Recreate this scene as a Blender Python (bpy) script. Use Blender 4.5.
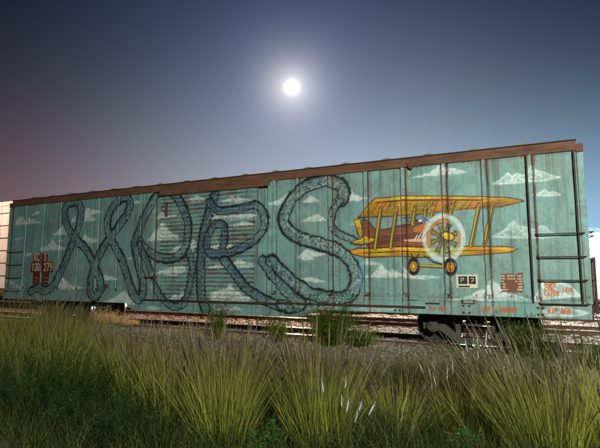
import bpy, bmesh, math, random
import numpy as np
from mathutils import Vector, Matrix

for o in list(bpy.data.objects): bpy.data.objects.remove(o)
SC = bpy.context.scene
COL = SC.collection
random.seed(11); RNG = np.random.default_rng(11)

# ------------------------------------------------------------------ camera
cam = bpy.data.cameras.new('camera'); camo = bpy.data.objects.new('camera', cam); COL.objects.link(camo)
camo.location = (16.938, -10.541, 1.604)
camo.rotation_euler = (math.radians(90+6.243), 0, math.radians(25.751))
cam.sensor_width = 36.0; cam.sensor_fit = 'HORIZONTAL'
cam.lens = 36.0*461.77/600.0
cam.clip_start = 0.05; cam.clip_end = 9000
SC.camera = camo

# ------------------------------------------------------------------ sky, moon light, yard lamps
MOON = Vector((-0.41551, 0.82318, 0.38694)).normalized()
w = bpy.data.worlds.new('World'); SC.world = w; w.use_nodes = True
nt = w.node_tree; N = nt.nodes; L = nt.links; N.clear()
def wn(t, **k):
    n = N.new(t)
    for a, b in k.items(): setattr(n, a, b)
    return n
def wmath(op, a, b=None, c=None, clamp=False):
    n = wn('ShaderNodeMath', operation=op, use_clamp=clamp)
    for i, v in enumerate((a, b, c)):
        if v is None: continue
        if isinstance(v, (int, float)): n.inputs[i].default_value = v
        else: L.new(v, n.inputs[i])
    return n.outputs[0]
def wmix(f, a, b, mode='MIX'):
    n = wn('ShaderNodeMix', data_type='RGBA', blend_type=mode, clamp_factor=True)
    for i, v in ((0, f), (6, a), (7, b)):
        if isinstance(v, (int, float)): n.inputs[i].default_value = v
        elif isinstance(v, tuple): n.inputs[i].default_value = (*v, 1)
        else: L.new(v, n.inputs[i])
    return n.outputs[2]
tc = wn('ShaderNodeTexCoord'); gen = tc.outputs['Generated']
def wdot(v):
    n = wn('ShaderNodeVectorMath', operation='DOT_PRODUCT'); L.new(gen, n.inputs[0]); n.inputs[1].default_value = v; return n.outputs['Value']
sep = wn('ShaderNodeSeparateXYZ'); L.new(gen, sep.inputs[0]); dz = sep.outputs[2]
elev = wmath('MAXIMUM', dz, 0.0)
# town glow: mauve low in the west (-x), steel blue low in the north-east
side = wmath('MULTIPLY_ADD', wdot((0.93, 0.37, 0)), 1.438, 0.120, clamp=True)
low = wmix(1.0, wmix(side, (0.148, 0.045, 0.042), (0.220, 0.515, 0.765)), wmath('MULTIPLY_ADD', wdot((0, 1, 0)), 0.55, 0.68, clamp=True), 'MULTIPLY')
high = wmix(side, (0.0012, 0.0025, 0.008), (0.0008, 0.003, 0.040))
fall = wmath('POWER', 2.718, wmath('MULTIPLY', wmath('POWER', wmath('DIVIDE', elev, 0.2245), 2.0), -1.0))
sky = wmix(fall, high, low)
md = wmath('MAXIMUM', wdot(tuple(MOON)), 0.0)
ang = wmath('ARCCOSINE', wmath('MINIMUM', md, 1.0))
def halo(s, col, k):
    g = wmath('POWER', 2.718, wmath('MULTIPLY', ang, -1.0/s))
    return wmix(1.0, (0, 0, 0), wmix(wmath('MULTIPLY', g, 1.0), (0, 0, 0), tuple(c*k for c in col)), 'ADD')
def halo2(s, col, k):
    g = wmath('POWER', 2.718, wmath('MULTIPLY', wmath('POWER', wmath('DIVIDE', ang, s), 2.0), -1.0))
    return wmix(g, (0, 0, 0), tuple(c*k for c in col))
az = wdot(Vector((MOON.x+0.10, MOON.y, 0)).normalized()[:])
hl = wmath('SQRT', wmath('MAXIMUM', wmath('SUBTRACT', 1.0, wmath('MULTIPLY', dz, dz)), 0.0001))
da = wmath('ARCCOSINE', wmath('MINIMUM', wmath('DIVIDE', az, hl), 1.0))
town = wmath('POWER', 2.718, wmath('MULTIPLY', wmath('ADD', wmath('POWER', wmath('DIVIDE', da, 0.459), 2.0), wmath('POWER', wmath('DIVIDE', elev, 0.337), 2.0)), -1.0))
town = wmix(town, (0, 0, 0), (0.457, 0.587, 0.648))
for h in (town, halo(0.201, (0.042, 0.056, 0.205), 1.0), halo(0.0333, (1.02, 0.95, 0.80), 1.0), halo2(0.0100, (1.0, 1.0, 1.05), 2.4)):
    sky = wmix(1.0, sky, h, 'ADD')
nish = wn('ShaderNodeTexSky', sky_type='NISHITA', sun_disc=False)
nish.sun_elevation = math.asin(MOON.z); nish.sun_rotation = math.atan2(MOON.x, MOON.y); nish.air_density = 1.0; nish.dust_density = 1.0
sky = wmix(0.0, sky, sky)
add = wmix(1.0, sky, wmix(0.0001, (0, 0, 0), nish.outputs[0]), 'ADD')
bg = wn('ShaderNodeBackground'); L.new(add, bg.inputs[0]); bg.inputs[1].default_value = 1.0
out = wn('ShaderNodeOutputWorld'); L.new(bg.outputs[0], out.inputs[0])

sl = bpy.data.lights.new('moonlight', 'SUN'); sl.energy = 0.35; sl.angle = math.radians(0.5); sl.color = (0.80, 0.88, 1.0)
so = bpy.data.objects.new('moonlight', sl); COL.objects.link(so)
so.rotation_euler = (-MOON).to_track_quat('-Z', 'Y').to_euler(); so.location = (0, 0, 30)
def lamp(name, loc, power, color, rad=0.15):
    d = bpy.data.lights.new(name, 'POINT'); d.energy = power; d.color = color; d.shadow_soft_size = rad
    o = bpy.data.objects.new(name, d); o.location = loc; COL.objects.link(o); return o
lamp('street_lamp_light', (22.5, -14.0, 6.8), 12800, (1.0, 0.98, 0.90), 0.20)
lamp('sodium_yard_light', (-8.5, 0.4, 6.5), 1800, (1.0, 0.70, 0.52))
lamp('amber_yard_light', (5.8, 11.9, 2.35), 10000, (1.0, 0.60, 0.32))
lamp('low_work_light', (14.6, 12.4, 2.3), 5000, (1.0, 0.93, 0.80))
lamp('white_yard_light', (20.5, 9.2, 6.2), 7000, (0.95, 0.97, 1.0))
SC.view_settings.view_transform = 'Standard'; SC.view_settings.look = 'None'
SC.view_settings.exposure = 0.0; SC.view_settings.gamma = 1.0

# ------------------------------------------------------------------ helpers
def tag(o, label=None, cat=None, group=None, kind=None):
    if label: o['label'] = label
    if cat: o['category'] = cat
    if group: o['group'] = group
    if kind: o['kind'] = kind
    return o
def empty(name, loc, label, cat, group=None):
    o = bpy.data.objects.new(name, None); COL.objects.link(o); o.location = loc; o.empty_display_size = .2
    return tag(o, label, cat, group)
WORLDLOC = {}
def link(name, me, mat, parent=None, loc=None):
    """mesh coordinates are world coordinates; loc = None keeps them so under the parent"""
    o = bpy.data.objects.new(name, me); COL.objects.link(o)
    for m_ in (mat if isinstance(mat, (list, tuple)) else [mat]):
        if m_ and len(me.materials) < 8 and m_.name not in [x.name for x in me.materials if x]: me.materials.append(m_)
    o.parent = parent
    pw = Vector((0, 0, 0)); p = parent
    while p: pw += p.location; p = p.parent
    o.location = (Vector(loc) if loc is not None else Vector((0, 0, 0))) - pw
    return o
def bmobj(name, bm, mat, parent=None, loc=None, smooth=False):
    bmesh.ops.recalc_face_normals(bm, faces=bm.faces)
    me = bpy.data.meshes.new(name); bm.to_mesh(me); bm.free()
    if smooth:
        for p in me.polygons: p.use_smooth = True
    return link(name, me, mat, parent, loc)
def box(bm, x0, x1, y0, y1, z0, z1, bev=0.0, rot=None):
    m_ = Matrix.Translation(((x0+x1)/2, (y0+y1)/2, (z0+z1)/2)) @ (rot or Matrix()) @ Matrix.Diagonal((abs(x1-x0), abs(y1-y0), abs(z1-z0), 1))
    r = bmesh.ops.create_cube(bm, size=1, matrix=m_)
    if bev:
        es = list({e for v in r['verts'] for e in v.link_edges})
        bmesh.ops.bevel(bm, geom=es, offset=bev, segments=2, affect='EDGES', profile=.6)
def bx(x0, x1, y0, y1, z0, z1, bev=0.0, rot=None):
    bm = bmesh.new(); box(bm, x0, x1, y0, y1, z0, z1, bev, rot); return bm
def prism(bm, pts, y0, y1, axis='y'):
    a = []; b = []
    for (p, q) in pts:
        if axis == 'y': a.append(bm.verts.new((p, y0, q))); b.append(bm.verts.new((p, y1, q)))
        elif axis == 'x': a.append(bm.verts.new((y0, p, q))); b.append(bm.verts.new((y1, p, q)))
        else: a.append(bm.verts.new((p, q, y0))); b.append(bm.verts.new((p, q, y1)))
    n = len(pts)
    bm.faces.new(a); bm.faces.new(list(reversed(b)))
    for i in range(n): bm.faces.new((a[i], b[i], b[(i+1) % n], a[(i+1) % n]))
def tube(bm, pts, r, seg=8, caps=True):
    rings = []
    pts = [Vector(p) for p in pts]
    for i, p in enumerate(pts):
        t = (pts[min(i+1, len(pts)-1)] - pts[max(i-1, 0)]).normalized()
        up = Vector((0, 0, 1)) if abs(t.z) < .95 else Vector((0, 1, 0))
        s = t.cross(up).normalized(); q = s.cross(t)
        rr = r[i] if isinstance(r, (list, tuple)) else r
        rings.append([bm.verts.new(p + (s*math.cos(a)+q*math.sin(a))*rr) for a in [2*math.pi*k/seg for k in range(seg)]])
    for i in range(len(rings)-1):
        for k in range(seg):
            bm.faces.new((rings[i][k], rings[i][(k+1) % seg], rings[i+1][(k+1) % seg], rings[i+1][k]))
    if caps: bm.faces.new(rings[0][::-1]); bm.faces.new(rings[-1])
def lathe(bm, prof, c, axis='y', seg=32):
    rings = []
    for (r, h) in prof:
        ring = []
        for k in range(seg):
            a = 2*math.pi*k/seg
            if axis == 'y': ring.append(bm.verts.new((c[0]+r*math.cos(a), c[1]+h, c[2]+r*math.sin(a))))
            else: ring.append(bm.verts.new((c[0]+r*math.cos(a), c[1]+r*math.sin(a), c[2]+h)))
        rings.append(ring)
    for i in range(len(rings)-1):
        for k in range(seg): bm.faces.new((rings[i][k], rings[i][(k+1) % seg], rings[i+1][(k+1) % seg], rings[i+1][k]))
    bm.faces.new(rings[0][::-1]); bm.faces.new(rings[-1])
def npmesh(name, V, F):
    me = bpy.data.meshes.new(name); V = np.asarray(V, np.float32); F = np.asarray(F, np.int32); k = F.shape[1]
    me.vertices.add(len(V)); me.vertices.foreach_set('co', V.ravel())
    me.loops.add(F.size); me.loops.foreach_set('vertex_index', F.ravel())
    me.polygons.add(len(F)); me.polygons.foreach_set('loop_start', np.arange(0, F.size, k, dtype=np.int32)); me.polygons.foreach_set('loop_total', np.full(len(F), k, np.int32))
    me.update(calc_edges=True); return me

# ------------------------------------------------------------------ numpy noise
def vnoise(h, w_, sy, sx, rng):
    gh = max(2, int(h/sy)+3); gw = max(2, int(w_/sx)+3); g = rng.random((gh, gw))
    y = np.arange(h)/sy; x = np.arange(w_)/sx
    yi = y.astype(int); xi = x.astype(int); fy = y-yi; fx = x-xi; fy = fy*fy*(3-2*fy); fx = fx*fx*(3-2*fx)
    a = g[yi][:, xi]; b = g[yi][:, xi+1]; c = g[yi+1][:, xi]; d = g[yi+1][:, xi+1]
    return (a*(1-fx)+b*fx)*(1-fy)[:, None] + (c*(1-fx)+d*fx)*fy[:, None]
def fbm(h, w_, sy, sx, rng, oct=4, p=.5):
    t = 0; a = 1; s = 0
    for o in range(oct):
        t = t + a*vnoise(h, w_, max(1.01, sy/2**o), max(1.01, sx/2**o), rng); s += a; a *= p
    return t/s
def pnoise2(x, y, s, seed=0):
    """value noise on arbitrary points"""
    x = np.asarray(x)/s + 1000; y = np.asarray(y)/s + 1000
    xi = np.floor(x).astype(np.int64); yi = np.floor(y).astype(np.int64); fx = x-xi; fy = y-yi; fx = fx*fx*(3-2*fx); fy = fy*fy*(3-2*fy)
    def hsh(a, b):
        v = np.sin(a*127.1 + b*311.7 + seed*74.7)*43758.5453; return v-np.floor(v)
    return (hsh(xi, yi)*(1-fx)+hsh(xi+1, yi)*fx)*(1-fy) + (hsh(xi, yi+1)*(1-fx)+hsh(xi+1, yi+1)*fx)*fy

# ------------------------------------------------------------------ materials
class Mat:
    def __init__(s, name):
        s.m = bpy.data.materials.new(name); s.m.use_nodes = True; s.nt = s.m.node_tree; s.n = s.nt.nodes; s.l = s.nt.links
        s.n.clear(); s.o = s.n.new('ShaderNodeOutputMaterial'); s.b = s.n.new('ShaderNodeBsdfPrincipled'); s.l.new(s.b.outputs[0], s.o.inputs[0])
    def set(s, sock, v):
        i = s.b.inputs[sock]
        if hasattr(v, 'links') or hasattr(v, 'is_output'): s.l.new(v, i)
        else: i.default_value = (*v, 1) if isinstance(v, tuple) and len(v) == 3 else v
        return s
    def noise(s, scale, detail=4, rough=.6, vec=None, stretch=None):
        n = s.n.new('ShaderNodeTexNoise'); n.inputs['Scale'].default_value = scale; n.inputs['Detail'].default_value = detail; n.inputs['Roughness'].default_value = rough
        if vec is None:
            g = s.n.new('ShaderNodeNewGeometry'); vec = g.outputs['Position']
        if stretch:
            mp = s.n.new('ShaderNodeMapping'); mp.inputs['Scale'].default_value = stretch; s.l.new(vec, mp.inputs[0]); vec = mp.outputs[0]
        s.l.new(vec, n.inputs['Vector']); return n.outputs['Fac']
    def ramp(s, f, stops):
        r = s.n.new('ShaderNodeValToRGB'); s.l.new(f, r.inputs[0]); e = r.color_ramp.elements
        while len(e) < len(stops): e.new(.5)
        for i, (p, c) in enumerate(stops): e[i].position = p; e[i].color = (*c, 1) if len(c) == 3 else c
        return r.outputs[0]
    def mix(s, f, a, b, mode='MIX'):
        n = s.n.new('ShaderNodeMix'); n.data_type = 'RGBA'; n.blend_type = mode
        for i, v in ((0, f), (6, a), (7, b)):
            if isinstance(v, (int, float)): n.inputs[i].default_value = v
            elif isinstance(v, tuple): n.inputs[i].default_value = (*v, 1)
            else: s.l.new(v, n.inputs[i])
        return n.outputs[2]
    def math(s, op, a, b=0.0):
        n = s.n.new('ShaderNodeMath'); n.operation = op
        for i, v in enumerate((a, b)):
            if isinstance(v, (int, float)): n.inputs[i].default_value = v
            else: s.l.new(v, n.inputs[i])
        return n.outputs[0]
    def bump(s, f, strength=.3, dist=.01):
        b = s.n.new('ShaderNodeBump'); b.inputs['Strength'].default_value = strength; b.inputs['Distance'].default_value = dist
        s.l.new(f, b.inputs['Height']); s.l.new(b.outputs[0], s.b.inputs['Normal']); return s
def basic(name, c1, c2, scale=6, rough=.8, metal=0.0, stretch=None, bump=.2, dist=.005, c3=None):
    m_ = Mat(name); f = m_.noise(scale, 5, .65, stretch=stretch)
    st = [(.32, c1), (.66, c2)] if c3 is None else [(.28, c1), (.5, c2), (.72, c3)]
    m_.set('Base Color', m_.ramp(f, st)).set('Roughness', rough).set('Metallic', metal)
    m_.bump(m_.noise(scale*5, 4), bump, dist); return m_.m
M = {}
M['chord'] = basic('oxide_brown_steel', (.05, .022, .012), (.125, .055, .027), 3.0, .8, stretch=(.5, .5, 3), c3=(.17, .085, .045))
M['rust'] = basic('rusted_steel', (.05, .022, .014), (.14, .055, .03), 14, .85)
M['dark'] = basic('grimy_cast_steel', (.03, .028, .022), (.085, .075, .058), 9, .75)
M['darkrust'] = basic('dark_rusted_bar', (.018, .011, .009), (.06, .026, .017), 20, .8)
M['wheel'] = basic('wheel_steel', (.02, .018, .017), (.055, .045, .04), 12, .6, .2)
M['tread'] = basic('polished_wheel_tread', (.35, .34, .34), (.5, .5, .5), 20, .3, 1.0, bump=.03)
M['railside'] = basic('rail_rust', (.075, .035, .022), (.16, .08, .05), 10, .75)
M['railtop'] = basic('polished_rail_head', (.45, .43, .43), (.72, .70, .70), 5, .28, 1.0, bump=.04, stretch=(.4, 8, 1))
M['tie'] = basic('weathered_sleeper_wood', (.05, .036, .027), (.15, .11, .085), 5, .9, stretch=(6, .7, 6), bump=.6, dist=.01)
M['roof'] = basic('galvanised_roof_steel', (.09, .09, .075), (.18, .19, .16), 2.5, .6, c3=(.12, .07, .04))
M['whitecar'] = basic('white_enamel_steel', (.62, .62, .58), (.80, .79, .74), 1.5, .6)
M['bluecap'] = basic('pale_blue_roof_steel', (.04, .10, .15), (.07, .15, .20), 2.5, .6)
M['peach'] = basic('off_white_perforated_steel', (.50, .45, .41), (.68, .62, .57), 1.7, .6)
M['gap'] = basic('red_oxide_seam', (.10, .035, .022), (.20, .07, .04), 5, .8)

# ---- hand painted side of the boxcar: a colour picture drawn here stroke by stroke (metres along the car, metres above the sill bottom)
CLOUDS=[(0.8,[(0.34,2.66),(0.43,2.87),(0.6,2.92),(0.74,2.94),(0.89,2.81),(1.02,2.68),(1.08,2.91),(1.23,2.76),(1.38,2.84),(1.5,2.72),(1.78,2.68),(1.18,2.67),(0.63,2.64)]),
(0.7,[(1.21,2.97),(1.47,3.07),(1.69,3.07),(1.64,3),(1.37,2.96)]),
(0.5,[(0.34,2.14),(0.56,2.17),(0.9,2.18),(0.79,2.13),(0.46,2.09)]),
(0.8,[(2.44,2.21),(2.69,2.34),(2.83,2.44),(2.93,2.5),(3.04,2.33),(3.15,2.22),(2.8,2.2)]),
(0.75,[(1.81,1.75),(2.12,1.84),(2.32,1.91),(2.4,2.11),(2.51,2),(2.63,1.86),(2.83,1.82),(3.14,1.73),(2.94,1.69),(2.34,1.7),(1.97,1.67)]),
(0.5,[(2.72,2),(2.91,2.04),(3.02,1.99),(2.82,1.94)]),
(0.7,[(1.02,1.54),(1.23,1.64),(1.4,1.58),(1.19,1.51)]),
(0.6,[(0.04,0.63),(0.15,0.7),(0.33,0.63),(0.68,0.51),(0.28,0.52)]),
(0.6,[(0.46,0.42),(0.68,0.49),(0.97,0.37),(0.58,0.39)]),
(0.9,[(2.7,0.41),(2.88,0.62),(3.07,0.76),(3.28,0.62),(3.53,0.49),(4.05,0.43),(3.68,0.38),(2.95,0.37)]),
(0.8,[(3.27,2.59),(3.4,2.72),(3.49,2.81),(3.51,2.61)]),
(0.95,[(3.84,2.59),(3.97,2.85),(4,3.02),(4.1,3.04),(4.24,2.97),(4.52,2.92),(4.8,2.87),(4.48,2.84),(4.3,2.83),(4.21,2.74),(4.49,2.67),(4.45,2.61),(3.98,2.62)]),
(0.9,[(3.89,1.99),(4.02,2.15),(4.11,2.12),(4.22,2.02),(4.4,2.01),(4.63,1.97),(4.5,1.91),(4.18,1.89)]),
(0.9,[(6.04,3.08),(6.25,3.14),(6.38,3.06),(6.09,3.05)]),
(0.8,[(4.49,0.69),(4.75,0.79),(5.01,0.85),(5.24,0.79),(5.59,0.71),(5.03,0.69)]),
(0.85,[(5.07,0.01),(5.37,0.11),(5.62,0.2),(5.86,0.38),(6.11,0.22),(6.41,0.04),(6.49,-0.04),(6.13,-0.02)]),
(0.9,[(5.93,1.34),(6.09,1.4),(6.14,1.34)]),
(0.9,[(7.04,2.52),(7.2,2.61),(7.31,2.72),(7.43,2.62),(7.66,2.58),(7.88,2.58),(7.7,2.54),(7.4,2.51)]),
(0.95,[(6.76,1.9),(6.98,2.1),(7.06,2.19),(7.18,2.16),(7.29,2.33),(7.4,2.42),(7.52,2.26),(7.6,2.14),(7.83,2.01),(8.09,1.92),(7.61,1.89),(7.03,1.86)]),
(0.9,[(8.24,2.99),(8.42,3.06),(8.6,3.1),(8.88,3),(8.88,2.94),(8.56,2.94)]),
(0.9,[(7.19,0.91),(7.49,1),(7.72,1.05),(7.94,1.08),(8.16,1.12),(8.3,1.02),(8.23,0.94),(7.87,0.85),(7.58,0.85)]),
(0.9,[(7.63,1.46),(7.92,1.66),(8.21,1.77),(8.35,1.79),(8.56,1.84),(8.64,1.7),(8.5,1.5),(8.18,1.46)]),
(0.9,[(9.44,2.88),(9.7,2.94),(9.83,3.02),(9.93,2.93),(10.03,2.98),(10.13,2.91),(10.35,2.87),(10.51,2.84),(10.03,2.82)]),
(0.9,[(8.97,2.42),(9.14,2.5),(9.27,2.59),(9.41,2.51),(9.58,2.46),(9.78,2.49),(10.04,2.48),(10.36,2.49),(10.61,2.42),(10.36,2.37),(9.55,2.37)]),
(0.8,[(9.78,2.19),(10.1,2.26),(10.26,2.27),(10.42,2.21),(10.52,2.18),(10.04,2.16)]),
(0.85,[(9.04,1.04),(9.34,1.12),(9.54,1.15),(9.67,1.14),(9.8,1.07),(9.41,1.03)]),
(0.85,[(9.87,1.15),(10.03,1.23),(10.12,1.27),(10.28,1.17),(10.59,1.11),(10.38,1.06),(10,1.07)]),
(0.85,[(9.12,1.63),(9.4,1.68),(9.89,1.66),(9.83,1.58),(9.23,1.57)]),
(0.95,[(9.13,0.17),(9.19,0.36),(9.42,0.44),(9.68,0.47),(9.81,0.61),(9.94,0.45),(10.14,0.35),(10.54,0.22),(10.33,0.17)]),
(0.9,[(7.75,0.13),(7.89,0.28),(8.04,0.25),(8.18,0.37),(8.29,0.31),(8.12,0.2),(7.98,0.08)]),
(0.8,[(9.3,-0.1),(9.5,-0.04),(9.56,0.04),(9.66,-0.04),(9.95,-0),(10.17,-0.07)]),
(0.6,[(6.77,-0.12),(7,-0.06),(7.24,-0.08),(7.39,-0.13),(7.01,-0.18)]),
(0.9,[(10.94,2.72),(11.12,2.76),(11.33,2.85),(11.48,2.95),(11.74,3.03),(11.74,2.93),(11.51,2.79),(11.36,2.72),(11.12,2.68)]),
(0.9,[(11.94,2.71),(12.08,2.8),(12.14,2.88),(12.22,2.79),(12.38,2.71),(12.19,2.68)]),
(0.95,[(11.88,2.22),(12.08,2.26),(12.22,2.33),(12.36,2.37),(12.44,2.29),(12.57,2.21),(12.27,2.19)]),
(0.95,[(11.8,1.31),(11.94,1.4),(12.05,1.49),(12.16,1.45),(12.3,1.42),(12.54,1.37),(12.35,1.32),(12.19,1.31),(12.21,1.25),(11.94,1.23)]),
(0.95,[(11.85,0.73),(12.08,0.78),(12.16,0.8),(12.27,0.75),(12.53,0.69),(12.27,0.68)]),
(0.9,[(13.08,2.65),(13.16,2.8),(13.23,2.91),(13.31,2.78),(13.51,2.72),(13.68,2.68),(13.46,2.65)]),
(0.5,[(13.17,2.08),(13.3,2.1),(13.4,2.06)]),
(0.9,[(13.48,0.81),(13.73,0.85),(13.83,0.97),(13.95,1.1),(14.04,1.01),(14.13,0.92),(14.23,0.98),(14.34,0.9),(14.46,0.85),(14.27,0.8)]),
(0.7,[(13.44,1.11),(13.61,1.23),(13.76,1.16),(13.9,1.11),(13.58,1.09)]),
(0.85,[(14.46,0.81),(14.46,1.03),(14.57,0.92),(14.73,0.83),(15.06,0.83),(15.27,0.81),(14.94,0.76),(14.5,0.79)]),
(0.9,[(14.7,3.08),(15.01,3.14),(15.13,3.15),(15.26,3.25),(15.35,3.31),(15.48,3.23),(15.67,3.19),(15.9,3.1),(15.66,3.08),(15.12,3.1)]),
(-0.75,[(16.43,2.79),(16.57,2.86),(16.65,2.92),(16.73,3),(16.81,2.9),(16.9,2.98),(17,2.91),(17.11,2.94),(17.14,3.06),(17.19,3.1),(17.26,2.99),(17.39,2.95),(17.54,2.86),(17.68,2.82),(17.42,2.78),(16.86,2.77)]),
(-0.75,[(17.18,2.49),(17.29,2.52),(17.4,2.58),(17.47,2.51),(17.55,2.53),(17.66,2.46),(17.4,2.46)]),
(-0.55,[(16.36,1.65),(16.52,1.73),(16.64,1.79),(16.72,1.91),(16.8,1.97),(16.87,1.86),(16.98,1.84),(17.09,1.79),(17.16,1.77),(17.3,1.84),(17.38,1.82),(17.43,1.72),(17.62,1.63),(17.26,1.6)]),
(0.95,[(15.46,0.32),(15.71,0.36),(15.88,0.41),(16.04,0.52),(16.22,0.56),(16.29,0.73),(16.33,0.75),(16.48,0.61),(16.64,0.46),(16.84,0.41),(17.02,0.35)]),
(-0.9,[(17.08,0.35),(17.21,0.56),(17.29,0.74),(17.57,0.72),(17.74,0.64),(17.9,0.45),(17.64,0.42)]),
(-0.8,[(17.21,0.12),(17.34,0.18),(17.48,0.24),(17.72,0.19),(18.01,0.13),(17.79,0.06),(17.28,0.06)]),
(0.4,[(13.22,0.03),(13.54,0.11),(13.9,0.1),(14.26,0.11),(14.18,0.04),(13.66,-0)]),
(0.4,[(11.85,0.03),(12.4,0.1),(12.92,0.09),(12.79,0.04),(12.13,-0.01)])]
ROPES=[(0.281425,0.1,[(1.47,0.29),(1.83,0.4),(2.2,0.31),(2.55,0.44),(2.87,0.82),(3.17,1.38),(3.46,1.94),(3.71,2.5),(3.77,3),(3.55,3.26),(3.21,3.29),(2.98,3.11),(3,2.8),(3.23,2.38),(3.65,2),(4.05,1.73),(4.35,1.4),(4.6,1.07),(4.8,0.72),(4.87,0.38),(4.66,0.14),(4.43,0.28),(4.36,0.56),(4.47,0.94),(4.63,1.3),(4.87,1.71),(5.25,2.08),(5.61,2.47),(5.89,2.8),(5.96,3.08),(5.78,3.27),(5.48,3.21),(5.19,2.94),(5.04,2.6),(5.06,2.24),(5.3,1.88),(5.58,1.5),(5.82,1.13),(6.01,0.7),(6.23,0.34),(6.48,0.12),(6.64,0.26),(6.58,0.7),(6.43,1.12),(6.29,1.55),(6.23,1.82),(6.42,2.28),(6.64,2.7),(6.9,3.08),(7.17,3.28)]),
(0.258488,0.15,[(7.17,3.28),(7.48,3.31),(7.75,3.23),(7.98,2.98),(8.18,2.67),(8.32,2.31),(8.31,1.94),(8.21,1.59),(8,1.4),(7.71,1.33),(7.33,1.35),(6.97,1.47),(6.69,1.63),(6.44,1.85)]),
(0.206369,0.1,[(6.44,1.76),(6.66,1.39),(6.88,1.03),(7.09,0.67),(7.3,0.32),(7.61,0.04),(7.94,-0.05),(8.23,0.09),(8.39,0.43),(8.49,0.82),(8.48,1.22),(8.36,1.5)]),
(0.297397,0.6,[(8.97,-0.08),(8.86,0.16),(8.81,0.57),(8.8,1.05),(8.82,1.5),(8.88,1.92),(8.97,2.34),(9.1,2.73),(9.23,3.09)]),
(0.216333,0.4,[(9.06,2.9),(9.24,2.69),(9.51,2.6),(9.84,2.63),(10.16,2.66),(10.48,2.72),(10.7,2.63),(10.82,2.41),(10.83,2.14),(10.68,1.88),(10.37,1.68),(9.99,1.52),(9.57,1.42),(9.16,1.43),(8.99,1.58),(9.02,1.88),(9.15,2.16),(9.35,2.26),(9.55,2.2),(9.59,1.92),(9.53,1.54)]),
(0.265321,0.3,[(9.6,1.26),(9.87,0.96),(10.16,0.64),(10.51,0.38),(10.87,0.21),(11.23,0.09),(11.57,-0)]),
(0.277804,0.35,[(10.8,1.22),(11.05,0.88),(11.34,0.57),(11.63,0.32),(11.88,0.16),(11.74,0.03),(11.34,0.09)]),
(0.311769,0.2,[(11.04,1.21),(11.4,0.9),(11.74,0.63),(12.1,0.41),(12.5,0.32),(12.87,0.3),(13.15,0.36),(13.3,0.57),(13.33,0.85),(13.21,1.14),(13.01,1.36),(12.75,1.51),(12.41,1.62),(12.08,1.7),(11.74,1.84),(11.48,2.03),(11.39,2.3),(11.48,2.58),(11.68,2.85),(11.97,3.07),(12.33,3.18),(12.68,3.18),(12.95,3.06),(13.05,2.85),(12.97,2.66)]),
(0.168875,0.1,[(12.97,2.66),(12.81,2.5),(12.73,2.3),(12.7,2.08),(12.83,1.92),(13.09,1.77),(13.44,1.61)])]
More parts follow.
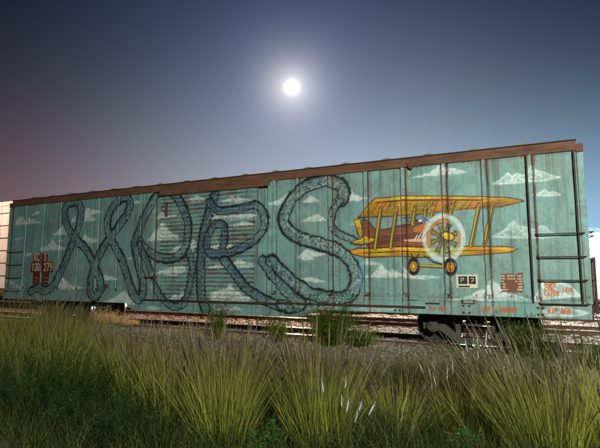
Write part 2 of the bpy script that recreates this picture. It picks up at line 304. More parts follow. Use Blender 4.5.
POLYS=[('dk',[(13.38,2.22),(13.56,2.41),(13.81,2.67),(14.43,2.68),(15.35,2.62),(16.2,2.54),(16.73,2.48),(16.99,2.41),(17.03,2.37),(16.84,2.33),(16.55,2.27),(16.29,2.28),(15.95,2.28),(15.53,2.26),(15.1,2.23),(14.6,2.21),(14.07,2.2),(13.38,2.21)]),
('ye',[(13.42,2.24),(13.58,2.4),(13.83,2.65),(14.43,2.66),(15.35,2.6),(16.2,2.52),(16.71,2.46),(16.95,2.4),(16.98,2.38),(16.84,2.35),(16.55,2.3),(16.29,2.3),(15.95,2.3),(15.53,2.28),(15.1,2.25),(14.6,2.23),(14.07,2.23)]),
('pu',[(13.81,2.58),(14.43,2.59),(15.35,2.54),(16.2,2.47),(16.2,2.44),(15.35,2.5),(14.43,2.55),(13.86,2.55)]),
('dk',[(13.5,2.24),(13.68,2.13),(13.84,1.92),(14.08,1.93),(14.42,2),(14.69,2.03),(15.09,2.06),(15.44,2.08),(15.42,1.44),(14.85,1.41),(14.4,1.45),(13.69,1.44),(13.47,1.76)]),
('br',[(13.53,2.18),(13.65,2.11),(13.83,1.88),(14.08,1.9),(14.41,1.95),(14.69,1.99),(15.09,2.01),(15.42,2.04),(15.4,1.49),(14.86,1.46),(14.4,1.49),(13.69,1.49),(13.52,1.78)]),
('rd',[(13.74,1.72),(14.41,1.79),(14.98,1.84),(14.97,1.72),(14.41,1.63),(13.79,1.53)]),
('dk',[(13.28,2.17),(13.45,2.21),(13.5,2.04),(13.52,1.78),(13.5,1.69),(13.37,1.83),(13.34,2.02)]),
('ye',[(13.3,2.15),(13.43,2.19),(13.48,2.04),(13.5,1.8),(13.47,1.73),(13.4,1.85),(13.36,2.02)]),
('dk',[(13.23,1.66),(13.45,1.71),(13.82,1.76),(13.81,1.6),(13.49,1.55),(13.26,1.58)]),
('ye',[(13.26,1.65),(13.45,1.7),(13.57,1.76),(13.79,1.71),(13.78,1.63),(13.49,1.58),(13.27,1.61)]),
('dk',[(13.16,1.43),(13.39,1.51),(13.74,1.49),(14.4,1.52),(15.08,1.48),(15.92,1.48),(16.61,1.46),(16.87,1.39),(16.7,1.31),(16.11,1.27),(15.28,1.24),(14.85,1.23),(14.4,1.27),(13.93,1.26),(13.56,1.25),(13.22,1.35)]),
('ye',[(13.2,1.43),(13.39,1.48),(13.74,1.46),(14.4,1.49),(15.08,1.45),(15.92,1.46),(16.61,1.44),(16.83,1.39),(16.68,1.33),(16.11,1.29),(15.28,1.26),(14.85,1.26),(14.4,1.29),(13.93,1.29),(13.56,1.28),(13.24,1.37)]),
('pu',[(13.59,1.38),(14.4,1.41),(15.07,1.37),(15.92,1.39),(16.51,1.38),(16.51,1.37),(15.91,1.37),(15.07,1.35),(14.4,1.38),(13.59,1.36)]),
('or',[(14.71,1.92),(14.87,1.98),(15.09,2.01),(15.18,1.96),(15.13,1.85),(14.95,1.79),(14.73,1.82)]),
('cr',[(14.5,1.66),(14.99,1.67),(15.08,1.62),(14.86,1.59),(14.52,1.62)]),
('bu',[(14.83,2.16),(14.9,2.19),(14.96,2.18),(14.98,2.11),(14.92,2.04),(14.84,2.06)]),
('wh',[(14.83,2.09),(14.9,2.11),(14.92,2.06),(14.85,2.04)])]
STROKES=[('dk',0.021,[(14.46,2.16),(14.56,2.15),(14.65,2.17),(14.69,2.12),(14.67,2.07),(14.6,2.06),(14.58,2.11),(14.62,2.14)]),
('dk',0.027,[(14.76,2.19),(14.81,2.22),(14.9,2.23)]),
('dk',0.103,[(13.97,2.41),(13.82,1.48)]),
('yg',0.068,[(13.97,2.41),(13.82,1.48)]),
('dk',0.023,[(13.99,2.41),(13.84,1.48)]),
('dk',0.101,[(14.35,2.4),(14.19,1.5)]),
('yg',0.067,[(14.35,2.4),(14.19,1.5)]),
('dk',0.023,[(14.37,2.4),(14.21,1.5)]),
('dk',0.101,[(14.78,2.4),(14.71,2.01)]),
('yg',0.067,[(14.78,2.4),(14.71,2.01)]),
('dk',0.022,[(14.79,2.4),(14.73,2.01)]),
('dk',0.099,[(15.01,2.36),(14.99,2.18)]),
('yg',0.065,[(15.01,2.36),(14.99,2.18)]),
('dk',0.022,[(15.03,2.36),(15,2.18)]),
('dk',0.099,[(15.22,2.47),(15.14,2.17)]),
('yg',0.065,[(15.22,2.47),(15.14,2.17)]),
('dk',0.022,[(15.23,2.47),(15.15,2.17)]),
('dk',0.095,[(15.45,2.36),(15.4,2.13)]),
('yg',0.062,[(15.45,2.36),(15.4,2.13)]),
('dk',0.022,[(15.46,2.36),(15.41,2.13)]),
('dk',0.095,[(15.62,2.46),(15.54,2.19)]),
('yg',0.062,[(15.62,2.46),(15.54,2.19)]),
('dk',0.021,[(15.64,2.46),(15.55,2.19)]),
('dk',0.092,[(16.14,2.37),(15.94,1.48)]),
('yg',0.061,[(16.14,2.37),(15.94,1.48)]),
('dk',0.021,[(16.16,2.37),(15.95,1.48)]),
('dk',0.090,[(16.42,2.36),(16.21,1.48)]),
('yg',0.059,[(16.42,2.36),(16.21,1.48)]),
('dk',0.020,[(16.43,2.35),(16.22,1.48)]),
('wh',0.025,[(14.74,1.65),(14.8,1.75)]),
('wh',0.025,[(14.82,1.68),(14.88,1.78)]),
('wh',0.025,[(14.9,1.7),(14.96,1.8)]),
('ol',0.023,[(13.79,2.58),(13.63,2.32)]),
('ol',0.023,[(13.86,2.57),(13.69,2.32)]),
('pu',0.023,[(13.92,2.57),(13.76,2.32)]),
('or',0.023,[(13.98,2.57),(13.82,2.31)]),
('ol',0.022,[(14.04,2.56),(13.88,2.31)]),
('ol',0.023,[(14.11,2.56),(13.95,2.31)]),
('or',0.023,[(14.17,2.55),(14.01,2.3)]),
('pu',0.023,[(14.23,2.55),(14.07,2.3)]),
('ol',0.022,[(14.29,2.54),(14.13,2.3)]),
('ol',0.022,[(14.35,2.54),(14.2,2.29)]),
('or',0.022,[(14.41,2.54),(14.26,2.29)]),
('or',0.022,[(14.47,2.53),(14.32,2.28)]),
('or',0.022,[(14.53,2.53),(14.38,2.28)]),
('ol',0.022,[(14.59,2.52),(14.44,2.28)]),
('ol',0.022,[(14.65,2.52),(14.5,2.28)]),
('ol',0.022,[(14.71,2.52),(14.56,2.28)]),
('or',0.022,[(14.77,2.51),(14.62,2.28)]),
('ol',0.022,[(14.83,2.51),(14.68,2.28)]),
('ol',0.022,[(14.89,2.5),(14.74,2.28)]),
('ol',0.021,[(14.95,2.5),(14.8,2.27)]),
('ol',0.022,[(15,2.5),(14.86,2.27)]),
('pu',0.021,[(15.06,2.49),(14.91,2.27)]),
('ol',0.021,[(15.12,2.49),(14.97,2.27)]),
('pu',0.021,[(15.18,2.48),(15.03,2.27)]),
('or',0.021,[(15.23,2.48),(15.09,2.27)]),
('or',0.021,[(15.29,2.48),(15.14,2.27)]),
('or',0.020,[(15.35,2.47),(15.2,2.27)]),
('or',0.021,[(15.4,2.47),(15.26,2.27)]),
('or',0.021,[(15.46,2.46),(15.31,2.27)]),
('ol',0.021,[(15.51,2.46),(15.37,2.27)]),
('pu',0.020,[(15.57,2.46),(15.42,2.27)]),
('ol',0.021,[(15.62,2.45),(15.48,2.27)]),
('ol',0.020,[(15.68,2.45),(15.54,2.27)]),
('ol',0.020,[(15.73,2.45),(15.59,2.27)]),
('or',0.020,[(15.78,2.44),(15.64,2.27)]),
('ol',0.020,[(15.84,2.44),(15.7,2.27)]),
('pu',0.020,[(15.89,2.44),(15.75,2.27)]),
('or',0.020,[(15.95,2.43),(15.81,2.27)]),
('pu',0.020,[(16,2.43),(15.86,2.27)]),
('or',0.020,[(16.05,2.42),(15.92,2.26)]),
('or',0.020,[(16.1,2.42),(15.97,2.26)]),
('pu',0.019,[(16.16,2.42),(16.02,2.26)]),
('or',0.020,[(16.21,2.41),(16.07,2.26)]),
('ol',0.019,[(16.26,2.41),(16.13,2.26)]),
('pu',0.020,[(16.31,2.41),(16.18,2.26)]),
('ol',0.019,[(16.36,2.4),(16.23,2.26)]),
('pu',0.020,[(16.42,2.4),(16.28,2.26)]),
('ol',0.019,[(16.47,2.4),(16.34,2.26)]),
('pu',0.019,[(16.52,2.39),(16.39,2.26)]),
('ol',0.019,[(16.57,2.39),(16.44,2.26)]),
('ol',0.019,[(16.62,2.38),(16.49,2.26)]),
('bk',0.025,[(14.65,1.33),(14.72,1.19)]),
('bk',0.024,[(14.83,1.32),(14.74,1.19)]),
('bk',0.022,[(14.94,1.28),(15.13,1.14)]),
('bk',0.030,[(15.13,1.14),(15.3,1.09)]),
('dk',0.075,[(14.84,1.06),(15.36,1.03)]),
('yg',0.043,[(14.84,1.07),(15.36,1.04)])]
PROP=(15.373,1.666,0.460,0.534)
WHEELS=[(14.698,1.044,0.141,0.203),(15.500,1.027,0.141,0.196)]
SIGN=(15.609, 0.575, 16.046, 0.86)
SIGN_A=(15.657, 0.661, 15.839, 0.826)
SIGN_B=(15.867, 0.663, 16.008, 0.826)
SIGN_C=(15.655, 0.592, 15.886, 0.625)
DATA=(16.499, 0.503, 16.901, 0.885)
KP=[(1.509, 1.264, 1.826, 1.573), (1.934, 1.26, 2.218, 1.565), (1.432, 0.952, 1.853, 1.278), (1.978, 0.95, 2.501, 1.271), (1.552, 0.537, 1.882, 0.968), (2.028, 0.524, 2.323, 0.967)]
TXT=[('KC', 1.529, 1.334, 1.827, 1.33, 0.24, 'cr'), ('S', 2.048, 1.327, 2.188, 1.326, 0.24, 'cr'), ('130', 1.428, 0.986, 1.854, 0.985, 0.25, 'cr'), ('279', 2.048, 0.984, 2.501, 0.983, 0.25, 'cr'), ('HOPE', 17.29, 0.625, 17.515, 0.628, 0.075, 'to'), ('COE', 17.291, 0.536, 17.467, 0.539, 0.07, 'to'), ('LAYOR', 17.286, 0.441, 17.549, 0.446, 0.075, 'to'), ('GUY', 17.605, 0.521, 17.792, 0.518, 0.08, 'to'), ('RIP MAG', 15.023, 0.076, 15.384, 0.077, 0.085, 'to'), ('RIP DJ HARMONY', 16.124, 0.092, 16.78, 0.088, 0.09, 'to'), ('RIP GEB', 17.322, 0.103, 17.718, 0.098, 0.095, 'to')]

PPM = 150; U0 = -0.12; Z0 = -0.30; U1 = 18.3; Z1 = 3.62
IW = int((U1-U0)*PPM); IH = int((Z1-Z0)*PPM)
UU = U0 + (np.arange(IW)+.5)/PPM; ZZ = Z0 + (np.arange(IH)+.5)/PPM
rg = np.random.default_rng(5)
C8 = lambda r, g, b: np.array([r, g, b])/255.0
img = np.ones((IH, IW, 3))*C8(120, 162, 153)
n1 = fbm(IH, IW, 260, 22, rg, 4, .6); n2 = fbm(IH, IW, 60, 70, rg, 5); n3 = fbm(IH, IW, 9, 7, rg, 3); n4 = fbm(IH, IW, 500, 7, rg, 3, .6)
def blend(mask, col):
    global img
    img = img*(1-mask[..., None]) + np.asarray(col)*mask[..., None]
S = lambda x, a, b: np.clip((x-a)/(b-a), 0, 1)
blend(S(n1, .50, .72)*.55, C8(100, 134, 126)); blend(S(n1, .48, .28)*.45, C8(138, 182, 170))
blend(S(n2, .52, .66)*.50, C8(114, 136, 130)); blend(S(n2, .46, .30)*.60, C8(112, 162, 156)); nq = fbm(IH, IW, 34, 26, rg, 4, .6); blend(S(nq, .54, .68)*.28, C8(136, 178, 168)); blend(S(nq, .44, .32)*.30, C8(88, 122, 118))
blend(S(n4, .60, .80)*.40, C8(96, 110, 98)); blend(S(n3, .56, .8)*.30, C8(100, 124, 112))
POSTS = [.95, 1.9, 2.77, 3.68, 4.6, 5.46, 6.42, 11.1, 11.77, 12.68, 13.6, 14.5, 15.42, 16.25, 17.14]
# broad bluer sprayed patches round the lettering, greyer factory paint at the right
bl = fbm(IH, IW, 170, 170, rg, 3)
blend(S(bl, .5, .72)*.40*(UU < 13.8)[None], C8(104, 144, 150))
DOOR = (7.29, 10.57)
# rust: runs below the roof chord, along post edges, on the ridges of the door
rn = fbm(IH, IW, 26, 5, rg, 4, .6); rn2 = fbm(IH, IW, 90, 11, rg, 4, .55); rs = fbm(IH, IW, 6, 5, rg, 3, .6)
dens = np.zeros((IH, IW)); ug = np.broadcast_to(UU, (IH, IW)); zg = np.broadcast_to(ZZ[:, None], (IH, IW))
side_w = .35 + .65*S(UU, 9, 15)
for p in POSTS:
    k = .5+.5*rg.random()
    dens += np.exp(-((UU-(p+.075))/.022)**2)[None]*(.26*k+.10)
    dens += np.exp(-((UU-(p-.065))/.020)**2)[None]*.17
    dens += np.exp(-np.abs((UU-(p+.06))/.14))[None]*.07
dens = dens*side_w[None]
dens += np.exp(-np.clip(3.33-zg, 0, 9)/.30)*.10*side_w[None]
dens += np.exp(-np.abs(zg-.42)/.05)*.13 + np.exp(-np.abs(zg-.29)/.03)*.10
dens += np.exp(-np.abs(ug-18.02)/.05)*.12*(1+0*zg)
RUST = C8(86, 48, 32); RUST2 = C8(122, 78, 56)
def rustmask(d, th=.60, s=.05): return S(1.5*d + .55*rn + .30*rn2, th+.0, th+s)
rust_all = rustmask(dens, .685, .07)
seam = np.zeros((IH, IW))  # dark post-edge lines: grime and rust, with the left-side shadow painted in
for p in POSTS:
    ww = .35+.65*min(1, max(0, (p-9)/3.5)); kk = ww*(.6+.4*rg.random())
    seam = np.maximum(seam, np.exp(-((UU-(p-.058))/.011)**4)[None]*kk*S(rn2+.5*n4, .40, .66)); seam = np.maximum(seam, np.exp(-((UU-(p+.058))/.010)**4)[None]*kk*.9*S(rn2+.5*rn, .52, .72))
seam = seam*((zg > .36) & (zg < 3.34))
indoor = ((UU > DOOR[0]) & (UU < DOOR[1]))[None] & (zg > .12) & (zg < 3.2)
ph = (zg-.15)/.115; ph = ph-np.floor(ph)
dd = (np.exp(-((ph-.50)/.16)**2)*.22 + .04)*indoor*(.75+.5*fbm(IH, IW, 60, 160, rg, 3))
rst = fbm(IH, IW, 5, 50, rg, 4, .6); edge = fbm(IH, IW, 9, 9, rg, 4, .7); edge2 = fbm(IH, IW, 9, 9, rg, 4, .7)
door_rust = S(dd*1.0 + .55*rst + .35*n2, .60, .68)*indoor
def polymask(P, warp=False):
    P = np.array(P); x0, x1 = P[:, 0].min(), P[:, 0].max(); z0, z1 = P[:, 1].min(), P[:, 1].max()
    i0 = max(0, int((x0-U0)*PPM)-2); i1 = min(IW, int((x1-U0)*PPM)+3); j0 = max(0, int((z0-Z0)*PPM)-2); j1 = min(IH, int((z1-Z0)*PPM)+3)
    X, Z = np.meshgrid(UU[i0:i1], ZZ[j0:j1]); ins = np.zeros(X.shape, bool); n = len(P)
    if warp: X = X+(edge[j0:j1, i0:i1]-.5)*.16; Z = Z+(edge2[j0:j1, i0:i1]-.5)*.12
    for k in range(n):
        (ax, az), (bx_, bz) = P[k], P[(k+1) % n]
        if az == bz: continue
        c = ((az > Z) != (bz > Z)) & (X < (bx_-ax)*(Z-az)/(bz-az)+ax); ins ^= c
    return (slice(j0, j1), slice(i0, i1)), ins.astype(float), X, Z
def bl_at(sl_, mask, col):
    img[sl_] = img[sl_]*(1-mask[..., None]) + np.asarray(col)*mask[..., None]
def dist_line(P, pad):
    P = np.array(P, float); i0 = max(0, int((P[:, 0].min()-pad-U0)*PPM)); i1 = min(IW, int((P[:, 0].max()+pad-U0)*PPM)+1)
    j0 = max(0, int((P[:, 1].min()-pad-Z0)*PPM)); j1 = min(IH, int((P[:, 1].max()+pad-Z0)*PPM)+1)
    X, Z = np.meshgrid(UU[i0:i1], ZZ[j0:j1]); D = np.full(X.shape, 9.0); T = np.zeros(X.shape); G = np.zeros(X.shape); acc = 0
    for a, b in zip(P[:-1], P[1:]):
        ab = b-a; l2 = ab@ab
        if l2 == 0: continue
        t = np.clip(((X-a[0])*ab[0]+(Z-a[1])*ab[1])/l2, 0, 1); dx = X-a[0]-t*ab[0]; dz_ = Z-a[1]-t*ab[1]; d = np.hypot(dx, dz_); ln = math.sqrt(l2)
        u = d < D; D[u] = d[u]; T[u] = (acc+t*ln)[u]; G[u] = np.sign(dx*ab[1]-dz_*ab[0])[u]; acc += ln
    return (slice(j0, j1), slice(i0, i1)), D, T, G
def spline(P, k=6):
    P = [np.array(p, float) for p in P]; o = []
    for i in range(len(P)-1):
        p0 = P[max(i-1, 0)]; p1 = P[i]; p2 = P[i+1]; p3 = P[min(i+2, len(P)-1)]
        for t in np.linspace(0, 1, k, endpoint=False):
            o.append(.5*((2*p1)+(-p0+p2)*t+(2*p0-5*p1+4*p2-p3)*t*t+(-p0+3*p1-3*p2+p3)*t**3))
    o.append(P[-1]); return o
# door rust sits under the newer cloud paint
bl_at((slice(None), slice(None)), door_rust*.72, C8(94, 68, 56))
WHITE = C8(222, 240, 232)

for a, P in CLOUDS:
    sl_, mk, X, Z = polymask(P, warp=True); zt = max(p[1] for p in P); zb = min(p[1] for p in P)
    hz = (Z-zb)/(zt-zb+1e-6)
    if a > 0:
        nn = edge[sl_]; mk2 = mk*np.clip(.80+.35*hz+.8*(nn-.5), 0, 1)*min(1, a*1.12)
        bl_at(sl_, mk2, WHITE*(.9+.22*(nn[..., None]-.5)))
        s2, D, T, G = dist_line([p for p in P]+[P[0]], .05); bl_at(s2, np.exp(-(D/.018)**2)*.45*a, WHITE)
    else:
        a = -a; nn = edge[sl_]
        bl_at(sl_, mk*a*(.42+.6*S(nn, .48, .62)), WHITE)
        s2, D, T, G = dist_line([p for p in P]+[P[0]], .06); bl_at(s2, np.exp(-(D/.020)**2)*np.clip(a*(.35+1.2*edge[s2]), 0, 1), WHITE)
sw1 = fbm(IH, IW, 13, 13, rg, 2, .5); sw2 = fbm(IH, IW, 12, 12, rg, 2, .5)
# twisted rope lettering
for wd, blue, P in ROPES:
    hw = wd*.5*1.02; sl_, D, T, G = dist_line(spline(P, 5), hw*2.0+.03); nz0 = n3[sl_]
    wob = 1+.42*(edge[sl_]-.5) + .6*(nq[sl_]-.5); d = D/(hw*wob)
    ins = S(d, 1.06, .98)
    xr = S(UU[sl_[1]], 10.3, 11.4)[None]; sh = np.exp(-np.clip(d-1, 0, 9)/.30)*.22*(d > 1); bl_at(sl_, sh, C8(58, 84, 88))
    nz = n3[sl_]; nb = bl[sl_]; base = (C8(92, 124, 128)[None, None]*(1-xr[..., None])+C8(122, 152, 142)[None, None]*xr[..., None])*(.9+1.1*(nz[..., None]-.5))
    bl_at(sl_, ins*(.42+.40*S(nz, .4, .6)), np.clip(base, 0, 1))
    bk_ = S(edge2[sl_]+.7*(nb-.5), .54, .66)*ins*min(1, blue*1.5); bl_at(sl_, bk_*.75, C8(48, 92, 134))
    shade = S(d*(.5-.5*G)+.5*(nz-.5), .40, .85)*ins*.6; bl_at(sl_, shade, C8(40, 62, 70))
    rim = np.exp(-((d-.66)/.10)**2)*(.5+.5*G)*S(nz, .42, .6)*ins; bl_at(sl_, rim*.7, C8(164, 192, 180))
    cl = np.exp(-((sw1[sl_]-.5)/.034)**2)*ins*(d < .86)*(.55+.45*xr); bl_at(sl_, cl*.85, C8(160, 190, 178))
    dk_ = np.exp(-((sw2[sl_]-.5)/.040)**2)*ins*(d < .92); bl_at(sl_, dk_*.85, C8(22, 34, 40))
    ol = np.exp(-((d-.95)/(.06+.10*edge2[sl_]+.035*(1-G)))**4)*(.75+.6*nz); bl_at(sl_, np.clip(ol, 0, 1)*.95, C8(16, 24, 30))
    sc = np.exp(-((d-.80)/.06)**2)*S(np.sin(T*2*math.pi/(hw*.9)+9*nz), .2, .8)*ins; bl_at(sl_, sc*.8, C8(24, 36, 44))
# bluish spray beside the tail of the last letter
sl_, D, T, G = dist_line([(13.42, .55), (13.50, .95), (13.46, 1.35), (13.36, 1.6)], .3); bl_at(sl_, np.exp(-(D/.045)**2)*.65, C8(92, 160, 196))
PAL = {'ye': C8(196, 146, 22), 'yg': C8(186, 172, 22), 'dk': C8(74, 46, 30), 'bk': C8(18, 18, 20), 'pu': C8(96, 50, 44), 'br': C8(128, 74, 48), 'rd': C8(98, 52, 36), 'or': C8(190, 112, 44), 'cr': C8(214, 180, 140),
       'bu': C8(96, 138, 178), 'wh': C8(228, 228, 214), 'ol': C8(118, 98, 14), 'to': C8(190, 82, 26)}
for c, P in POLYS:
    sl_, mk, X, Z = polymask(P); col = PAL[c]
    if c in ('ye', 'br', 'rd'):
        nn = rst[sl_][..., None]; colr = col*(1+.7*(nn-.5)) + (C8(0, 26, 0)*(n2[sl_][..., None] > .52) if c == 'ye' else 0)
        if c == 'ye':
            zc_ = (Z-min(p[1] for p in P))/(max(p[1] for p in P)-min(p[1] for p in P)); colr = colr*(.78+.40*np.clip(zc_, 0, 1))[..., None]*np.array([1.0, .97, .9])
        bl_at(sl_, mk*.97, np.clip(colr, 0, 1))
    else: bl_at(sl_, mk*.97, col)
for c, wd, P in STROKES:
    sl_, D, T, G = dist_line(P, wd*.6+.02); bl_at(sl_, S(D, wd*.5+.005, wd*.5-.004)*(.9 if c in ('ol', 'pu', 'or') else .97), PAL[c])
for (hx0, hz0, rad, col) in ((14.985, 2.035, .062, C8(168, 122, 92)), (14.99, 2.075, .055, C8(70, 100, 140)), (15.01, 2.045, .022, C8(220, 225, 220)), (14.80, 2.05, .045, C8(120, 84, 62)), (14.80, 2.075, .038, C8(50, 44, 40))):
    i0 = int((hx0-.09-U0)*PPM); i1 = int((hx0+.09-U0)*PPM); j0 = int((hz0-.09-Z0)*PPM); j1 = int((hz0+.09-Z0)*PPM); X, Z = np.meshgrid(UU[i0:i1], ZZ[j0:j1])
    bl_at((slice(j0, j1), slice(i0, i1)), S(np.hypot(X-hx0, Z-hz0), rad, rad-.012), col)
# whirling propeller with the radial engine behind it
pcx, pcz, prx, prz = PROP
i0 = int((pcx-prx*1.1-U0)*PPM); i1 = int((pcx+prx*1.1-U0)*PPM); j0 = int((pcz-prz*1.1-Z0)*PPM); j1 = int((pcz+prz*1.1-Z0)*PPM)
X, Z = np.meshgrid(UU[i0:i1], ZZ[j0:j1]); sl_ = (slice(j0, j1), slice(i0, i1)); rr = np.hypot((X-pcx)/prx, (Z-pcz)/prz); th = np.arctan2((Z-pcz)/prz, (X-pcx)/prx); nn = n3[sl_]
bl_at(sl_, S(rr, .82, .76)*.62, C8(138, 168, 158)); bl_at(sl_, S(rr, .34, .26)*.8, C8(40, 36, 20))
bl_at(sl_, S(np.abs(np.sin(th*4+.4)), .60, .76)*S(rr, .70, .64)*S(rr, .12, .18), C8(28, 30, 18))
bl_at(sl_, S(np.abs(np.sin(th*4+.4)), .86, .95)*S(rr, .66, .60)*S(rr, .16, .20)*S(np.sin(rr*70), -.4, .4), C8(196, 178, 30))
for a0, aw in ((math.pi, .55), (0, .42), (math.pi/2, .5), (2.3, .25)):
    da = np.abs((th-a0+math.pi) % (2*math.pi)-math.pi); bl_at(sl_, S(da, aw, aw-.1)*np.exp(-((rr-.72)/.10)**4)*.95, C8(150, 84, 34)); bl_at(sl_, S(da, aw-.1, aw-.2)*np.exp(-((rr-.70)/.04)**2)*.8, C8(206, 160, 50))
bl_at(sl_, np.clip(np.exp(-((rr-.90)/.10)**4)*(.60+.7*(nn-.3)), 0, 1), C8(214, 230, 226)); bl_at(sl_, S(rr, 1., .97)*.18, C8(214, 226, 222))
bl_at(sl_, np.exp(-((rr-.80)/.025)**2)*.5*S(np.sin(th*3+1), -.2, .6), C8(226, 232, 226)); bl_at(sl_, np.exp(-((rr-1.0)/.018)**2)*.5, C8(220, 230, 226)); bl_at(sl_, np.exp(-((rr-.55)/.03)**2)*.4*S(np.sin(th*2+4), 0, .8), C8(226, 230, 220))
hx, hz_ = pcx+.20*prx, pcz+.07*prz; ca, sa = math.cos(-.35), math.sin(-.35); hx2 = (X-hx)*ca+(Z-hz_)*sa; hz2 = -(X-hx)*sa+(Z-hz_)*ca; hr = np.hypot(hx2/(prx*.30), hz2/(prz*.15))
bl_at(sl_, S(hr, 1.2, 1.08), C8(30, 24, 14)); bl_at(sl_, S(hr, 1.0, .92), C8(222, 186, 24)); bl_at(sl_, S(np.hypot((hx2+.01)/(prx*.2), (hz2-.02)/(prz*.05)), 1, .8)*.8, C8(240, 232, 150))
for (cx_, cz_, rx, rz) in WHEELS:
    i0 = int((cx_-rx*1.2-U0)*PPM); i1 = int((cx_+rx*1.2-U0)*PPM); j0 = int((cz_-rz*1.2-Z0)*PPM); j1 = int((cz_+rz*1.2-Z0)*PPM)
    X, Z = np.meshgrid(UU[i0:i1], ZZ[j0:j1]); sl_ = (slice(j0, j1), slice(i0, i1)); rr = np.hypot((X-cx_)/rx, (Z-cz_)/rz); th = np.arctan2(Z-cz_, X-cx_)
    bl_at(sl_, S(rr, 1.03, .96), C8(18, 18, 26)); bl_at(sl_, np.exp(-((rr-.80)/.07)**2)*S(np.sin(th*2.0+.6), .5, .9)*.85, C8(170, 186, 210))
    bl_at(sl_, S(rr, .60, .54), C8(206, 148, 20)); bl_at(sl_, np.exp(-((rr-.36)/.07)**2)*.7, C8(120, 66, 20)); bl_at(sl_, S(rr, .2, .14), C8(230, 190, 60))
def rect(b, col, a=1.0, jag=0.0):
    x0, z0, x1, z1 = b; X, Z = np.meshgrid(UU, ZZ[max(0, int((min(z0, z1)-Z0)*PPM)-4):int((max(z0, z1)-Z0)*PPM)+5]); 
    j0 = max(0, int((min(z0, z1)-Z0)*PPM)-4); sl_ = (slice(j0, j0+X.shape[0]), slice(0, IW))
    jj = (edge[sl_]-.5)*jag; bl_at(sl_, ((X > x0+jj) & (X < x1+jj) & (Z > z0+jj) & (Z < z1+jj))*a, col)
# number boards: brown patches with stencilled reporting marks
for b in KP: rect((b[0]-.04, b[1]-.02, b[2]+.03, b[3]+.02), C8(88, 42, 30), .97, .06)
rect(DATA, C8(112, 66, 44), .97, .10)
x0, z0, x1, z1 = DATA; W_ = x1-x0; H_ = z1-z0
for row in range(6):
    zc = z1-.05-row*(H_-.10)/5.0
    cols = [.05, .12, .30, .37, .47, .54, .62, .76, .84, .90] if row < 2 else ([.06, .68, .84, .90] if row == 2 else ([.08, .14, .80, .87, .92] if row < 5 else [.05, .12, .18, .26, .74, .80, .86, .92]))
    for c in cols: rect((x0+c*W_, zc-.015, x0+c*W_+.026, zc+.016), C8(214, 200, 160), .9, .01)
GL = {'A': [[(0, 0), (.5, 1), (1, 0)], [(.22, .4), (.78, .4)]], 'B': [[(0, 0), (0, 1), (.7, 1), (.9, .78), (.7, .55), (0, .53)], [(.7, .55), (1, .3), (.75, 0), (0, 0)]],
 'C': [[(1, .82), (.7, 1), (.25, 1), (0, .75), (0, .25), (.25, 0), (.7, 0), (1, .18)]], 'D': [[(0, 0), (0, 1), (.6, 1), (1, .7), (1, .3), (.6, 0), (0, 0)]], 'E': [[(1, 1), (0, 1), (0, 0), (1, 0)], [(0, .52), (.75, .52)]],
 'G': [[(1, .82), (.7, 1), (.25, 1), (0, .75), (0, .25), (.25, 0), (.75, 0), (1, .2), (1, .45), (.55, .45)]], 'H': [[(0, 0), (0, 1)], [(1, 0), (1, 1)], [(0, .5), (1, .5)]], 'I': [[(.5, 0), (.5, 1)]],
 'J': [[(.9, 1), (.9, .2), (.6, 0), (.2, .05), (0, .25)]], 'K': [[(0, 0), (0, 1)], [(1, 1), (0, .45)], [(.35, .6), (1, 0)]], 'L': [[(0, 1), (0, 0), (.9, 0)]], 'M': [[(0, 0), (0, 1), (.5, .4), (1, 1), (1, 0)]],
 'N': [[(0, 0), (0, 1), (1, 0), (1, 1)]], 'O': [[(.3, 0), (0, .3), (0, .7), (.3, 1), (.7, 1), (1, .7), (1, .3), (.7, 0), (.3, 0)]], 'P': [[(0, 0), (0, 1), (.75, 1), (1, .78), (.75, .5), (0, .5)]],
 'R': [[(0, 0), (0, 1), (.75, 1), (1, .78), (.75, .52), (0, .5)], [(.5, .5), (1, 0)]], 'S': [[(1, .82), (.7, 1), (.3, 1), (0, .8), (.1, .58), (.9, .42), (1, .2), (.7, 0), (.3, 0), (0, .18)]],
 'U': [[(0, 1), (0, .25), (.3, 0), (.7, 0), (1, .25), (1, 1)]], 'Y': [[(0, 1), (.5, .5), (1, 1)], [(.5, .5), (.5, 0)]],
 '0': [[(.3, 0), (0, .25), (0, .75), (.3, 1), (.7, 1), (1, .75), (1, .25), (.7, 0), (.3, 0)]], '1': [[(.25, .8), (.55, 1), (.55, 0)]], '3': [[(0, .85), (.3, 1), (.75, 1), (1, .78), (.7, .54), (.4, .54), (.7, .54), (1, .25), (.75, 0), (.25, 0), (0, .15)]],
 '2': [[(0, .78), (.25, 1), (.75, 1), (1, .75), (.9, .5), (0, 0), (1, 0)]], '7': [[(0, 1), (1, 1), (.4, 0)]], '9': [[(.1, .05), (.6, 0), (1, .35), (1, .75), (.7, 1), (.3, 1), (0, .75), (.25, .48), (.75, .48), (1, .6)]]}
def write(s, xa, za, xb, zb, h, c):
    n = len(s); cw = (xb-xa)/n; k = 0
    for i, ch in enumerate(s):
        if ch == ' ': continue
        for g in GL[ch]:
            jit = (random.uniform(-.06, .06) if c == 'to' else 0)
            P = [(xa+cw*(i+.12+.66*x), za+(zb-za)*i/n+h*(y+jit)+.05*h) for x, y in g]
            if c == 'to': P = [(x+.12*(y-za), y) for x, y in P]
            wd = .042 if c == 'cr' else .017; sl_, D, T, G = dist_line(P, .03); bl_at(sl_, S(D, wd*.5+.005, wd*.5-.004)*.95, PAL[c] if c == 'to' else C8(238, 216, 176))
